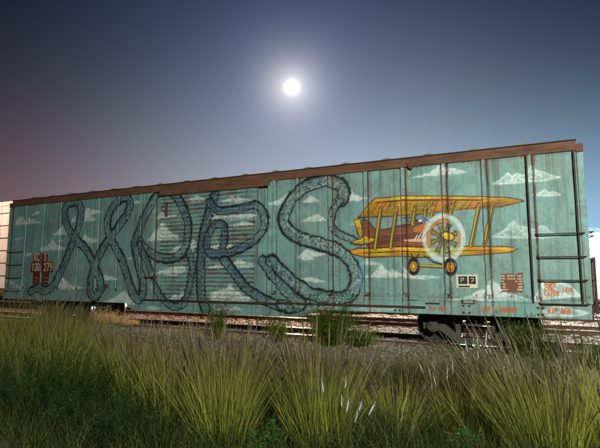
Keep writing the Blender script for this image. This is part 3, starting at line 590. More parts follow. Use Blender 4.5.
# fresh looking rust last: it breaks through every layer of paint
over = rust_all*(.55+.45*S(rs, .4, .6)); rc = RUST*(1-S(rn2, .5, .62)[..., None]) + RUST2*S(rn2, .5, .62)[..., None]
img = img*(1-over[..., None]*.92) + rc*over[..., None]*.92
sp = S(rs+.35*(n2-.5), .74, .80)*.30; img = img*(1-sp[..., None]) + RUST*sp[..., None]
ridge = S(rst*.6+rs*.5+dd*.7, .74, .82)*indoor*.5; img = img*(1-ridge[..., None]) + C8(90, 56, 42)*ridge[..., None]
img = img*(1-seam[..., None]*.85) + C8(52, 32, 26)*seam[..., None]*.85  # post-edge lines of grime and painted shadow go over the rust
st_ = S(n4*.6+n1*.4, .58, .74)*.30; img = img*(1-st_[..., None]) + C8(74, 66, 54)*st_[..., None]
KEEP = img.copy()
for t in TXT: write(*t)
for (xx, zz, n) in ((1.60, .72, 4), (2.07, .72, 5), (1.58, .60, 4), (2.08, .60, 5)):
    for k in range(n): rect((xx+k*.05, zz, xx+k*.05+.03, zz+.055), C8(190, 160, 125), .8, .01)
img = img*.88 + KEEP*.12
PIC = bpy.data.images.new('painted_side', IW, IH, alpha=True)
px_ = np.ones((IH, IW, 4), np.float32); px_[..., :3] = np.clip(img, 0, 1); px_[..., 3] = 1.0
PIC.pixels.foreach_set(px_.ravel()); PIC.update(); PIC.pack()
def painted(name, gain=1.0):
    m_ = Mat(name); g = m_.n.new('ShaderNodeNewGeometry'); sp_ = m_.n.new('ShaderNodeSeparateXYZ'); m_.l.new(g.outputs['Position'], sp_.inputs[0])
    u = m_.math('DIVIDE', m_.math('SUBTRACT', sp_.outputs[0], U0), U1-U0); v = m_.math('DIVIDE', m_.math('SUBTRACT', sp_.outputs[2], Z0+.74), Z1-Z0)
    cb = m_.n.new('ShaderNodeCombineXYZ'); m_.l.new(u, cb.inputs[0]); m_.l.new(v, cb.inputs[1])
    im = m_.n.new('ShaderNodeTexImage'); im.image = PIC; im.interpolation = 'Cubic'; im.extension = 'EXTEND'; m_.l.new(cb.outputs[0], im.inputs[0])
    f = m_.noise(38, 5, .7); col = m_.mix(1.0, im.outputs[0], m_.ramp(f, [(.3, (.80, .80, .80)), (.7, (1.0, 1.0, 1.0))]), 'MULTIPLY')
    m_.set('Base Color', col).set('Roughness', m_.math('MULTIPLY_ADD', f, .25)); m_.b.inputs['Roughness'].default_value = .62
    for l_ in list(m_.b.inputs['Roughness'].links): m_.l.remove(l_)
    m_.bump(m_.math('ADD', m_.noise(60, 4), m_.noise(5, 3)), .25, .004); return m_.m
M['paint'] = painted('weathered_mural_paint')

# ------------------------------------------------------------------ ground
def gz(x, y):
    x = np.asarray(x, float); y = np.asarray(y, float)
    t = np.clip((-y-.3)/2.6, 0, 1); t = t*t*(3-2*t)
    z = -.135 - .335*t + .05*(pnoise2(x, y, 1.7, 1)-.5)*(.4+t) + .03*(pnoise2(x, y, .45, 2)-.5)
    z = z + .14*np.clip((8.5-x)/6, 0, 1)*t + .075*np.exp(-np.clip(np.abs(y-.05)-.62, 0, 9)**2/.04)
    return z
gx = np.concatenate([np.linspace(-3000, -60, 14), np.linspace(-50, -7, 24), np.arange(-6, 27, .14), np.linspace(28, 70, 22), np.linspace(90, 3000, 14)])
gy = np.concatenate([np.linspace(-3000, -60, 12), np.linspace(-50, -11.5, 18), np.arange(-11, 13, .14), np.linspace(14, 60, 24), np.linspace(90, 4000, 14)])
GX, GY = np.meshgrid(gx, gy); GZ = gz(GX, GY); nx, ny = len(gx), len(gy)
idx = np.arange(nx*ny).reshape(ny, nx); F = np.stack([idx[:-1, :-1], idx[:-1, 1:], idx[1:, 1:], idx[1:, :-1]], -1).reshape(-1, 4)
gm = Mat('yard_dirt'); f1 = gm.noise(.9, 6, .65); f2 = gm.noise(14, 5, .7)
c = gm.mix(f2, gm.ramp(f1, [(.35, (.075, .060, .042)), (.6, (.16, .13, .10))]), (.20, .175, .14))
g0 = gm.n.new('ShaderNodeNewGeometry'); s0 = gm.n.new('ShaderNodeSeparateXYZ'); gm.l.new(g0.outputs['Position'], s0.inputs[0])
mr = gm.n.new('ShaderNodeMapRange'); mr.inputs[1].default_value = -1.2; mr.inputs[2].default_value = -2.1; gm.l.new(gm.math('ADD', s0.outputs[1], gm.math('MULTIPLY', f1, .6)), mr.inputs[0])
c = gm.mix(mr.outputs[0], c, gm.mix(f2, (.020, .018, .008), (.055, .045, .022))); gm.set('Base Color', c).set('Roughness', .95); gm.bump(f2, .7, .02)  # soil and thatch under the grass, coloured darker still for shade between clumps
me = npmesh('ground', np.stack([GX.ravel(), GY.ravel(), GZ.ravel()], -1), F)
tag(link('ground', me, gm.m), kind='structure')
# gravel
def stones(name, n, x0, x1, y0, y1, smin, smax, mat, label, dz=0.0, skip=None):
    x = RNG.uniform(x0, x1, n); y = RNG.uniform(y0, y1, n)
    if skip is not None: k = ~skip(x, y); x = x[k]; y = y[k]; n = len(x)
    base = np.array([(0, 0, 1), (.9, 0, .1), (0, .9, -.1), (-.9, 0, .1), (0, -.9, 0), (.1, .1, -1), (.6, .6, .45), (-.6, .55, .4), (-.5, -.6, .5), (.6, -.55, .4)])
    F0 = np.array([(0, 6, 7), (0, 7, 8), (0, 8, 9), (0, 9, 6), (1, 6, 9), (2, 7, 6), (3, 8, 7), (4, 9, 8), (1, 2, 6), (2, 3, 7), (3, 4, 8), (4, 1, 9), (5, 2, 1), (5, 3, 2), (5, 4, 3), (5, 1, 4)])
    s = RNG.uniform(smin, smax, n)**1.0; V = base[None]*(1+.35*(RNG.random((n, 10, 3))-.5)); V = V*np.stack([s, s*RNG.uniform(.6, 1, n), s*RNG.uniform(.45, .8, n)], -1)[:, None]
    a = RNG.uniform(0, 6.28, n); ca, sa = np.cos(a)[:, None], np.sin(a)[:, None]
    X = V[..., 0]*ca-V[..., 1]*sa; Y = V[..., 0]*sa+V[..., 1]*ca; z = gz(x, y)+dz
    W = np.stack([X+x[:, None], Y+y[:, None], V[..., 2]+z[:, None]+s[:, None]*.2], -1).reshape(-1, 3)
    F = (F0[None]+(np.arange(n)*10)[:, None, None]).reshape(-1, 3)
    return tag(link(name, npmesh(name, W, F), mat), label, 'gravel', None, 'stuff')
gv = Mat('ballast_stone'); g_ = gv.n.new('ShaderNodeNewGeometry'); gv.set('Base Color', gv.ramp(g_.outputs['Random Per Island'], [(0, (.05, .045, .03)), (.5, (.14, .13, .085)), (1, (.34, .33, .24))])).set('Roughness', .9)
bv = Mat('yard_ballast_stone'); g_ = bv.n.new('ShaderNodeNewGeometry'); bv.set('Base Color', bv.ramp(g_.outputs['Random Per Island'], [(0, (.05, .036, .026)), (.5, (.16, .12, .09)), (1, (.40, .34, .28))])).set('Roughness', .9)
stones('gravel', 15000, 0, 21, -1.75, .85, .012, .038, gv.m, 'grey gravel strip between the near rail and the tall grass')
stones('ballast', 17000, -5, 24, .85, 12, .015, .045, bv.m, 'brown stone ballast under and between the railway tracks')

# ------------------------------------------------------------------ tracks
def rail(y, x0, x1, parent):
    bm = bmesh.new()
    pr = [(-.036, -.006), (-.030, 0), (.030, 0), (.036, -.006), (.034, -.035), (.009, -.048), (.009, -.135), (.066, -.152), (.068, -.165), (-.068, -.165), (-.066, -.152), (-.009, -.135), (-.009, -.048), (-.034, -.035)]
    prism(bm, [(y+p, q) for p, q in pr], x0, x1, 'x')
    bmesh.ops.recalc_face_normals(bm, faces=bm.faces)
    me = bpy.data.meshes.new('rail'); bm.to_mesh(me); bm.free(); me.materials.append(M['railside']); me.materials.append(M['railtop'])
    for p in me.polygons:
        if p.normal.z > .5 and p.center.z > -.02: p.material_index = 1
    o = bpy.data.objects.new('rail', me); COL.objects.link(o); o.parent = parent; o.location = -parent.location; return o
tie_me = []
for k in range(4):
    bm = bmesh.new(); box(bm, -.11, .11, -1.3, 1.3, -.07, .07, .012)
    for v in bm.verts: v.co += Vector((random.uniform(-.008, .008), random.uniform(-.03, .03), random.uniform(-.008, .008)))
    me = bpy.data.meshes.new('sleeper'); bm.to_mesh(me); bm.free(); me.materials.append(M['tie']); tie_me.append(me)
def track(yc, x0, x1, label):
    t = empty('railway_track', ((x0+x1)/2, yc, -.2), label, 'railway track', 'parallel yard tracks'); t['kind'] = 'structure'
    for s in (-1, 1): rail(yc+s*.7175, x0, x1, t)
    x = max(x0, -5)+.2
    while x < min(x1, 24):
        o = bpy.data.objects.new('sleeper', random.choice(tie_me)); COL.objects.link(o); o.parent = t
        o.location = Vector((x+random.uniform(-.03, .03), yc+random.uniform(-.04, .04), -.178)) - t.location; o.rotation_euler.z = random.uniform(-.02, .02); x += .56
track(1.6, -60, 60, 'nearest rusty railway track, under the painted boxcar')
track(5.9, -60, 60, 'second track, just behind the painted boxcar')
track(10.2, -60, 60, 'third track, seen under the painted boxcar in the yard light')
track(18.8, -60, 60, 'farthest track, under the white freight car')

# ------------------------------------------------------------------ truck (bogie), shared by all freight cars
def truck_parts():
    P = []
    def sf(y0, y1):
        bm = bmesh.new()
        top = [(-1.12, .36), (-1.14, .52), (-.98, .60), (-.60, .62), (-.36, .72), (.36, .72), (.60, .62), (.98, .60), (1.14, .52), (1.12, .36), (1.0, .36), (.98, .48), (.80, .50), (.62, .50), (.34, .58), (-.34, .58), (-.62, .50), (-.80, .50), (-.98, .48), (-1.0, .36)]
        prism(bm, top, y0, y1)
        prism(bm, [(-.80, .47), (-.66, .49), (-.30, .19), (.30, .19), (.66, .49), (.80, .47), (.78, .34), (.36, .06), (-.36, .06), (-.78, .34)], y0+.012, y1-.012)
        for s in (-1, 1): prism(bm, [(s*.30, .15), (s*.40, .15), (s*.42, .60), (s*.32, .62)][::s], y0+.006, y1-.006)
        return bm
    bm = sf(-.36-.70, -.22-.70); 
    me = bpy.data.meshes.new('x'); 
    b2 = sf(.92, 1.06); b2.to_mesh(me); b2.free(); bm.from_mesh(me); bpy.data.meshes.remove(me)
    box(bm, -.16, .16, -1.10, 1.10, .46, .60, .02)
    bmesh.ops.recalc_face_normals(bm, faces=bm.faces); fr = bpy.data.meshes.new('truck'); bm.to_mesh(fr); bm.free(); fr.materials.append(M['dark'])
    wb = bmesh.new(); lathe(wb, [(.10, -.07), (.13, -.07), (.15, -.03), (.31, -.01), (.35, -.045), (.405, -.045), (.42, -.04), (.425, .05), (.455, .062), (.45, .085), (.35, .085), (.15, .05), (.10, .06)], (0, 0, 0), 'y', 40)
    bmesh.ops.recalc_face_normals(wb, faces=wb.faces); wm = bpy.data.meshes.new('wheel'); wb.to_mesh(wm); wb.free(); wm.materials.append(M['wheel']); wm.materials.append(M['tread'])
    for p in wm.polygons:
        p.use_smooth = False
        rr = math.hypot(p.center.x, p.center.z)
        if rr > .40: p.material_index = 1
    ab = bmesh.new(); tube(ab, [(0, -.95, 0), (0, .95, 0)], .08, 14); am = bpy.data.meshes.new('axle'); ab.to_mesh(am); ab.free(); am.materials.append(M['wheel'])
    cb = bmesh.new(); lathe(cb, [(.0001, -.10), (.06, -.10), (.075, -.085), (.12, -.08), (.135, -.06), (.135, .05)], (0, 0, 0), 'y', 20)
    for k in range(3):
        a = k*2.094+.5; box(cb, .09*math.cos(a)-.018, .09*math.cos(a)+.018, -.105, -.07, .09*math.sin(a)-.018, .09*math.sin(a)+.018)
    bmesh.ops.recalc_face_normals(cb, faces=cb.faces); cm = bpy.data.meshes.new('bearing_cap'); cb.to_mesh(cm); cb.free(); cm.materials.append(M['dark'])
    sb = bmesh.new(); pts = [(.062*math.cos(t*.7), .062*math.sin(t*.7), .20*t/45.0) for t in range(46)]; tube(sb, pts, .014, 5); sm = bpy.data.meshes.new('spring'); sb.to_mesh(sm); sb.free(); sm.materials.append(M['darkrust'])
    kb = bmesh.new(); prism(kb, [(-.55, .30), (-.50, .42), (.50, .42), (.55, .30), (.45, .25), (-.45, .25)], -.65, -.60); bmm = bpy.data.meshes.new('brake_beam'); kb.to_mesh(bmm); kb.free(); bmm.materials.append(M['darkrust'])
    return fr, wm, am, cm, sm, bmm
TR = truck_parts()
def truck(parent, x, yc, full=True):
    pw = parent.location
    t = bpy.data.objects.new('truck', TR[0]); COL.objects.link(t); t.parent = parent; t.location = Vector((x, yc, 0))-pw
    def sub(name, me, loc, rz=0):
        o = bpy.data.objects.new(name, me); COL.objects.link(o); o.parent = t; o.location = loc; o.rotation_euler.z = rz
    for s in (-.9, .9):
        sub('axle', TR[2], (s, 0, .425))
        for q in (-1, 1): sub('wheel', TR[1], (s, q*.745, .425), 0 if q < 0 else math.pi)
        if full: sub('bearing_cap', TR[3], (s, -1.07, .425)); 
    if full:
        for k in (-.20, -.07, .07, .20): sub('spring', TR[4], (k, -1.0, .20))
        sub('brake_beam', TR[5], (0, 0, 0))

# ------------------------------------------------------------------ the painted boxcar
SB = .74   # sill bottom above the rail
car = empty('boxcar', (9.05, 1.6, 0), 'long teal boxcar painted with rope lettering, white clouds and a yellow biplane', 'boxcar')
def cp(name, bm, mat='paint', parent=car, smooth=False): return bmobj(name, bm, M[mat], parent, None, smooth)
cp('body', bx(.05, 18.06, .05, 3.15, SB+.25, SB+3.42), 'chord')
cp('underframe', bx(.3, 17.8, 1.35, 1.85, SB-.05, SB+.25), 'dark')
for x in (4.4, 6.7, 9.0, 11.3, 13.6):
    cp('crossbearer', bx(x-.08, x+.08, .12, 3.05, SB+.02, SB+.24), 'dark')
# side sheets between the posts
edges = [.16]+POSTS[:7]+[None]+POSTS[7:]+[17.99]
def sheet(u0, u1, z0=.30, z1=3.36, amp=.010, y=0.0):
    nx_ = max(3, int((u1-u0)/.09)); nz = 26; X, Z = np.meshgrid(np.linspace(u0, u1, nx_), np.linspace(z0, z1, nz))
    d = (pnoise2(X, Z, .45, 7)-.5)*2*amp + (pnoise2(X, Z, .15, 9)-.5)*amp*.7
    wgt = np.clip(np.minimum(X-u0, u1-X)/.08, 0, 1); Yv = y+d*wgt
    V = np.stack([X.ravel(), Yv.ravel(), Z.ravel()+SB], -1); id_ = np.arange(nx_*nz).reshape(nz, nx_)
    F = np.stack([id_[:-1, :-1], id_[:-1, 1:], id_[1:, 1:], id_[1:, :-1]], -1).reshape(-1, 4)
    # folded back edges so the sheet has depth
    ring = np.concatenate([id_[0, :], id_[1:, -1], id_[-1, -2::-1], id_[-2:0:-1, 0]]); Vb = V[ring].copy(); Vb[:, 1] = .06; n0 = len(V); k = len(ring)
    Fr = np.array([(ring[i], n0+i, n0+(i+1) % k, ring[(i+1) % k]) for i in range(k)]); 
    me = npmesh('side_panel', np.concatenate([V, Vb]), np.concatenate([F, Fr]))
    for p in me.polygons: p.use_smooth = True
    return link('side_panel', me, M['paint'], car)
for a, b in zip(edges[:-1], edges[1:]):
    if a is None or b is None: continue
    sheet(a+.002, b-.002)
sheet(6.424, 7.05); sheet(10.90, 11.097)
def hat(u, z0=.44, z1=3.335, w_=.055, d=.045):
    bm = bmesh.new(); prism(bm, [(u-w_, .01), (u-w_*.62, -d), (u+w_*.62, -d), (u+w_, .01)], SB+z0, SB+z1, 'z'); return bm
for p in POSTS: cp('side_post', hat(p, d=.018 if p < 8 else .034))
cp('door_post', hat(10.95, .12, 3.20, .035, .05)); cp('door_post', hat(7.08, .12, 3.20, .025, .05))
# sill: lower strip, shadow-gap and the deeper section under the door
cp('side_sill', bx(.03, 18.08, -.035, .05, SB+.0, SB+.285, .006))
cp('sill_flange', bx(.16, 17.99, -.018, .02, SB+.288, SB+.345, .004))
bm = bmesh.new(); prism(bm, [(5.98, SB-.003), (6.25, SB-.185), (6.36, SB-.20), (11.75, SB-.20), (12.0, SB-.15), (12.35, SB-.003)], -.032, .045); cp('fishbelly_sill', bm)
# door track (dark rail) and door
cp('door_track', bx(6.75, 11.2, -.085, -.036, SB+.10, SB+.145), 'darkrust')
cp('door_track', bx(11.2, 14.95, -.075, -.036, SB+.125, SB+.165), 'darkrust')
def corr(u0, u1, z0, z1, per=.115, d=.034, y=-.05):
    zs = []; z = z0
    while z < z1-per*.5:
        zs += [(z, 0), (z+per*.30, 0), (z+per*.42, 1), (z+per*.80, 1), (z+per*.92, 0)]; z += per
    zs.append((z1, 0)); X = np.array([u0, u1]); V = []; F = []
    for q, s in zs: V += [(u0, y-d*s, SB+q), (u1, y-d*s, SB+q)]
    for i in range(len(zs)-1): F.append((2*i, 2*i+1, 2*i+3, 2*i+2))
    n = len(V); V += [(u0, .04, SB+z0), (u1, .04, SB+z0), (u0, .04, SB+z1), (u1, .04, SB+z1)]
    m0 = 2*(len(zs)-1); F += [(0, n, n+1, 1), (m0, m0+1, n+3, n+2)]
    return npmesh('door_sheet', V, F)
door = link('door', corr(7.32, 10.54, .15, 3.18), M['paint'], car)
for nm, b in (('door_frame', (7.10, 7.33, -.075, .03, SB+.15, SB+3.17)), ('door_frame', (10.53, 10.62, -.075, .03, SB+.15, SB+3.17)), ('door_frame', (7.33, 10.53, -.078, .03, SB+.148, SB+.225))):
    cp(nm, bx(*b, .006), 'paint', door)
cp('door_edge_plate', bx(10.63, 10.90, -.060, .03, SB+.15, SB+3.14, .02), 'paint')
bm = bmesh.new(); tube(bm, [(7.17, -.10, SB+.18), (7.17, -.10, SB+3.1)], .016, 8); cp('lock_rod', bm, 'rust', door)
bm = bmesh.new(); tube(bm, [(6.80, -.13, SB+.80), (7.17, -.12, SB+.80)], .018, 8); box(bm, 7.10, 7.24, -.13, -.08, SB+.76, SB+.84, .01); cp('door_handle', bm, 'rust', door)
cp('door_hanger', bx(7.50, 7.56, -.11, -.075, SB+2.55, SB+3.0, .006), 'rust', door)
cp('door_stop', bx(5.06, 5.20, -.07, .0, SB+.44, SB+.56, .015), 'rust')
# rungs of the side ladders, dark bars along the panel edges
def rung(u0, u1, z, mat='darkrust', y=-.09):
    bm = bmesh.new(); tube(bm, [(u0, .0, z+.01), (u0, y*.7, z+.006), (u0+.03, y, z), (u1-.03, y, z), (u1, y*.7, z+.006), (u1, .0, z+.01)], .014, 6)
    box(bm, u0-.022, u0+.022, -.012, .004, z-.03, z+.035); box(bm, u1-.022, u1+.022, -.012, .004, z-.03, z+.035); return bm
for z in (1.67, 1.21, .75, .285):
    cp('ladder_rung', rung(17.19, 18.04, SB+z), 'darkrust'); cp('ladder_rung', rung(.07, .89, SB+z), 'darkrust')
cp('edge_bar', bx(17.925, 17.955, -.055, .004, SB+.29, SB+3.33), 'darkrust')  # dark bar standing for the groove shadow beside the corner post
cp('edge_bar', bx(17.075, 17.098, -.060, .004, SB+.30, SB+3.33), 'darkrust')  # dark bar drawn for the dark line on the post's left edge
cp('edge_bar', bx(.205, .235, -.04, .004, SB+.4, SB+3.30), 'rust')
# corner posts with their brown caps
for (a, b) in ((17.99, 18.11), (.0, .158)):
    cp('corner_post', bx(a, b, -.022, .18, SB+.02+.268, SB+3.30, .018)); cp('corner_cap', bx(a-.012, b+.004, -.030, .2, SB+3.302, SB+3.47, .02), 'chord')
# roof chord and door header
cp('roof_chord', bx(.19, 17.985, -.045, .10, SB+3.335, SB+3.535, .008), 'chord')
cp('drip_edge', bx(.17, 18.0, -.075, .06, SB+3.537, SB+3.557, .003), 'darkrust')
cp('door_header', bx(7.22, 10.93, -.072, -.020, SB+3.20, SB+3.332, .006), 'chord')
bm = bmesh.new(); prism(bm, [(14.62, SB+3.42), (14.86, SB+3.42), (14.80, SB+3.34), (14.72, SB+3.26), (14.66, SB+3.30)], -.075, -.046); cp('chord_bracket', bm, 'rust')
# roof: sheets and raised seams that show as bumps along the eave
seams = [.45, 1.42, 2.37, 3.33, 4.31, 5.28, 6.26, 7.2, 8.2, 9.2, 10.2, 11.17, 12.1, 13.1, 14.13, 15.1, 16.07, 17.0, 17.8]
def roofz(y): return SB+3.56 + .13*(1-abs(y-1.6)/1.6)
for a, b in zip(seams[:-1], seams[1:]):
    bm = bmesh.new(); prism(bm, [(-.02, roofz(0)), (1.6, roofz(1.6)), (3.22, roofz(3.2)), (3.22, roofz(3.2)-.02), (1.6, roofz(1.6)-.02), (-.02, roofz(0)-.02)], a+.002, b-.002, 'x'); cp('roof_panel', bm, 'roof')
for i, s in enumerate(seams[1:-1]):
    w_ = .15 if s > 7 else .24; bm = bmesh.new()
    for k in range(6):
        pass
    pr = [(-w_, 0), (-w_*.6, .022), (-w_*.2, .036), (w_*.2, .036), (w_*.6, .022), (w_, 0)]
    ys = [-.05, .3, 1.6, 2.9, 3.25]; rows = []
    for y in ys:
        zz = roofz(min(max(y, 0), 3.2)); rows.append([bm.verts.new((s+p, y, zz+q)) for p, q in pr])
    for r0, r1 in zip(rows[:-1], rows[1:]):
        for k in range(len(pr)-1): bm.faces.new((r0[k], r0[k+1], r1[k+1], r1[k]))
    bm.faces.new(rows[0][::-1]); bm.faces.new(rows[-1]); cp('roof_seam', bm, 'roof', smooth=False)
# small plates on the sill and panel
sx0, sz0, sx1, sz1 = SIGN
sgn = Mat('cream_sign_paint'); sgn.set('Base Color', (.62, .58, .42)).set('Roughness', .6); M['cream'] = sgn.m
sg2 = Mat('black_sign_paint'); sg2.set('Base Color', (.012, .012, .012)).set('Roughness', .5); M['black'] = sg2.m
pl = cp('lube_plate', bx(sx0, sx1, -.016, .004, SB+sz0, SB+sz1, .003), 'cream')
for b in (SIGN_A, SIGN_B, SIGN_C): cp('stencil_field', bx(b[0], b[2], -.020, -.015, SB+b[1], SB+b[3]), 'black', pl)
bm = bmesh.new(); ax = (SIGN_A[0]+SIGN_A[2])/2; az = (SIGN_A[1]+SIGN_A[3])/2
for (a, b, c_, d) in ((-.045, -.035, -.05, .05), (-.035, .02, .035, .05), (.012, .022, 0, .036), (-.035, .012, -.006, .006)): box(bm, ax+a, ax+b, -.0235, -.0205, SB+az+c_, SB+az+d)
ax = (SIGN_B[0]+SIGN_B[2])/2
for (a, b, c_, d) in ((-.03, .03, .032, .046), (.018, .03, -.01, .033), (-.012, .018, -.018, -.006), (-.012, -.002, -.045, -.016)): box(bm, ax+a, ax+b, -.0235, -.0205, SB+az+c_, SB+az+d)
cp('stencil_marks', bm, 'cream', pl)['kind'] = 'stuff'
cp('route_board', bx(15.71, 15.98, -.062, -.03, SB+.245, SB+.33, .01), 'rust'); cp('route_board_face', bx(15.75, 15.94, -.066, -.063, SB+.262, SB+.313), 'paint')
cp('jacking_pad', bx(14.60, 14.78, -.07, -.02, SB+.30, SB+.40, .01)); cp('jacking_pad', bx(14.95, 15.25, -.062, -.037, SB+.22, SB+.25, .004), 'darkrust')
def bolt(u, z):
    bm = bmesh.new(); lathe(bm, [(.024, 0), (.024, -.010), (.014, -.016)], (u, -.036, SB+z), 'y', 8); cp('bolt', bm, 'darkrust')
for u in (14.27, 14.38): bolt(u, .06)
for u, z in ((15.74, .20), (15.74, .06), (15.86, .20), (15.86, .06), (17.16, .20), (17.16, .07), (17.24, .20), (17.24, .07), (1.15, .2), (1.15, .07)): bolt(u, z)
for u in (6.42, 11.1, 12.68, 13.6): bolt(u, .38)
# under the floor: brake cylinder and rod, couplers, end ladder
bm = bmesh.new(); tube(bm, [(4.10, .45, SB-.10), (4.62, .45, SB-.10)], .085, 14); tube(bm, [(4.62, .45, SB-.10), (4.95, .45, SB-.10)], .02, 8); box(bm, 4.0, 4.12, .38, .52, SB-.18, SB+.03); cp('brake_cylinder', bm, 'dark')
bm = bmesh.new(); tube(bm, [(5.2, 1.2, SB-.20), (13.2, 1.2, SB-.16)], .016, 6); cp('brake_rod', bm, 'darkrust')
for s, x in ((1, 18.08), (-1, .03)):
    bm = bmesh.new(); box(bm, min(x, x+s*.62), max(x, x+s*.62), 1.50, 1.70, .76, .94, .02)
    prism(bm, [(x+s*.60, 1.44), (x+s*.62, 1.80), (x+s*.80, 1.84), (x+s*.86, 1.72), (x+s*.76, 1.64), (x+s*.80, 1.46)][::s], .70, 1.0, 'z'); cp('coupler', bm, 'rust')
    bm = bmesh.new(); tube(bm, [(x+s*.10, .10, .70), (x+s*.12, .35, .78), (x+s*.12, 1.3, .82), (x+s*.55, 1.5, .98)], .013, 6); tube(bm, [(x+s*.10, .10, .70), (x+s*.14, .06, .42)], .013, 6); cp('uncoupling_lever', bm, 'darkrust')
bm = bmesh.new(); box(bm, 18.15, 18.195, .02, .07, SB+.10, SB+1.20); cp('end_ladder_stile', bm, 'darkrust')
cp('end_ladder_stile', bx(18.15, 18.195, .47, .52, SB+.10, SB+1.2), 'darkrust')
for z in (.30, .75, 1.14, 1.62, 1.70):
    bm = bmesh.new(); tube(bm, [(18.10, .10, SB+z), (18.20, .08, SB+z), (18.20, .48, SB+z), (18.10, .48, SB+z)], .012, 6); cp('end_rung', bm, 'darkrust')
for x in (17.35, .75):
    bm = bmesh.new(); tube(bm, [(x-.2, 0.02, SB+.02), (x-.2, -.02, SB-.26), (x+.2, -.02, SB-.26), (x+.2, .02, SB+.02)], .013, 6); cp('stirrup_step', bm, 'darkrust')
truck(car, 15.9, 1.6); truck(car, 2.2, 1.6)
cp('end_sill', bx(18.0, 18.12, .08, 3.1, SB+.0, SB+.30, .01), 'darkrust')

# ------------------------------------------------------------------ the other freight cars
oc = empty('auto_rack_car', (-13.0, 5.9, 0), 'tall pale panelled freight car with red seams behind the left end of the boxcar', 'freight car')
x0, x1, yf = -24.0, -2.4, 4.42
bmobj('body', bx(x0+.05, x1-.05, yf+.06, 7.4, .85, 5.2), M['gap'], oc)
z = .90; row = 0
while z < 5.05:
    h = .60; x = x0
    while x < x1-.2:
        xe = min(x+1.8, x1); o = bmobj('side_panel', bx(x+.015, xe-.015, yf, yf+.055, z, z+h, .006), M['peach'], oc); x += 1.8
    z += .655; row += 1
bmobj('roof', bx(x0-.05, x1+.05, yf-.05, 7.5, 5.20, 5.36, .03), M['peach'], oc); bmobj('side_sill', bx(x0, x1, yf-.03, yf+.10, .62, .88, .01), M['gap'], oc)
for x in (x1-2.4, x0+2.4): truck(oc, x, 5.9, False)
wc = empty('insulated_freight_car', (21.5, 18.8, 0), 'bright white freight car with pale blue roof edge beyond the boxcar right end', 'freight car')
x0, x1, yf = 12.6, 31.0, 17.3
bmobj('body', bx(x0+.03, x1-.03, yf+.05, 20.3, .40, 3.75), M['whitecar'], wc)
x = x0
while x < x1-.2: bmobj('side_panel', bx(x+.01, x+1.14, yf, yf+.048, .36, 3.75, .005), M['whitecar'], wc); x += 1.15
bmobj('roof', bx(x0-.04, x1+.04, yf-.04, 20.4, 3.76, 4.02, .03), M['bluecap'], wc); bmobj('side_sill', bx(x0, x1, yf-.03, yf+.06, .22, .352, .01), M['darkrust'], wc)
for x in (x1-2.4, x0+2.4): truck(wc, x, 18.8, False)

# ------------------------------------------------------------------ moon
bm = bmesh.new(); bmesh.ops.create_uvsphere(bm, u_segments=32, v_segments=16, radius=14.0)
mm = bpy.data.materials.new('moon_glow'); mm.use_nodes = True; mm.node_tree.nodes.clear(); e = mm.node_tree.nodes.new('ShaderNodeEmission'); e.inputs[0].default_value = (1, 1, 1, 1); e.inputs[1].default_value = 5
oo = mm.node_tree.nodes.new('ShaderNodeOutputMaterial'); mm.node_tree.links.new(e.outputs[0], oo.inputs[0])
mo = bmobj('moon', bm, mm, None, Vector(camo.location)+MOON*3500); tag(mo, 'full moon shining white high over the boxcar', 'moon'); mo.visible_shadow = True

# ------------------------------------------------------------------ vegetation
def leafmat(name, stops, trans=.35, rough=.6, zr=None):
    m_ = Mat(name); g = m_.n.new('ShaderNodeNewGeometry'); c = m_.ramp(g.outputs['Random Per Island'], stops)
    if zr:   # tips are dry: the real colour of the blade changes along its length
        at = m_.n.new('ShaderNodeAttribute'); at.attribute_name = 'along'; c = m_.mix(m_.math('MULTIPLY', at.outputs['Fac'], zr[1]), c, zr[0])
    m_.set('Base Color', c).set('Roughness', rough); m_.b.inputs['Specular IOR Level'].default_value = .25
    t = m_.n.new('ShaderNodeBsdfTranslucent'); m_.l.new(c, t.inputs[0]); mx = m_.n.new('ShaderNodeMixShader'); mx.inputs[0].default_value = trans
    m_.l.new(m_.b.outputs[0], mx.inputs[1]); m_.l.new(t.outputs[0], mx.inputs[2]); m_.l.new(mx.outputs[0], m_.o.inputs[0]); return m_.m
M['grass'] = leafmat('fountain_grass_blade', [(0, (.020, .038, .005)), (.35, (.06, .09, .010)), (.65, (.22, .27, .022)), (1, (.50, .52, .06))], .35, zr=((.30, .26, .10), .35))
M['lowgrass'] = leafmat('shaded_low_grass_blade', [(0, (.010, .018, .003)), (.5, (.028, .045, .007)), (1, (.09, .10, .02))], .3)  # low blades coloured dark to stand for the shade between clumps
M['midgrass'] = leafmat('olive_dry_grass_blade', [(0, (.03, .04, .010)), (.5, (.085, .09, .022)), (1, (.20, .17, .07))], .3)
M['drygrass'] = leafmat('dry_grass_blade', [(0, (.07, .075, .02)), (.5, (.15, .14, .05)), (1, (.27, .23, .11))], .35)
M['plume'] = leafmat('purple_brown_plume', [(0, (.07, .065, .032)), (.5, (.16, .14, .075)), (1, (.34, .30, .17))], .45)
M['paleplume'] = leafmat('white_lit_plume', [(0, (.42, .46, .42)), (1, (.66, .70, .66))], .45)  # pale plumes, the white light on them put into the colour
M['weed'] = leafmat('dark_weed_leaf', [(0, (.008, .022, .004)), (.5, (.016, .042, .007)), (1, (.045, .085, .012))], .35)
M['brightweed'] = leafmat('fresh_weed_leaf', [(0, (.03, .13, .02)), (1, (.08, .26, .05))], .35)
M['broom'] = leafmat('green_broom_stem', [(0, (.03, .055, .008)), (.6, (.07, .12, .012)), (1, (.20, .24, .03))], .4)
M['straw'] = leafmat('straw', [(0, (.34, .24, .10)), (1, (.62, .48, .26))], .35)

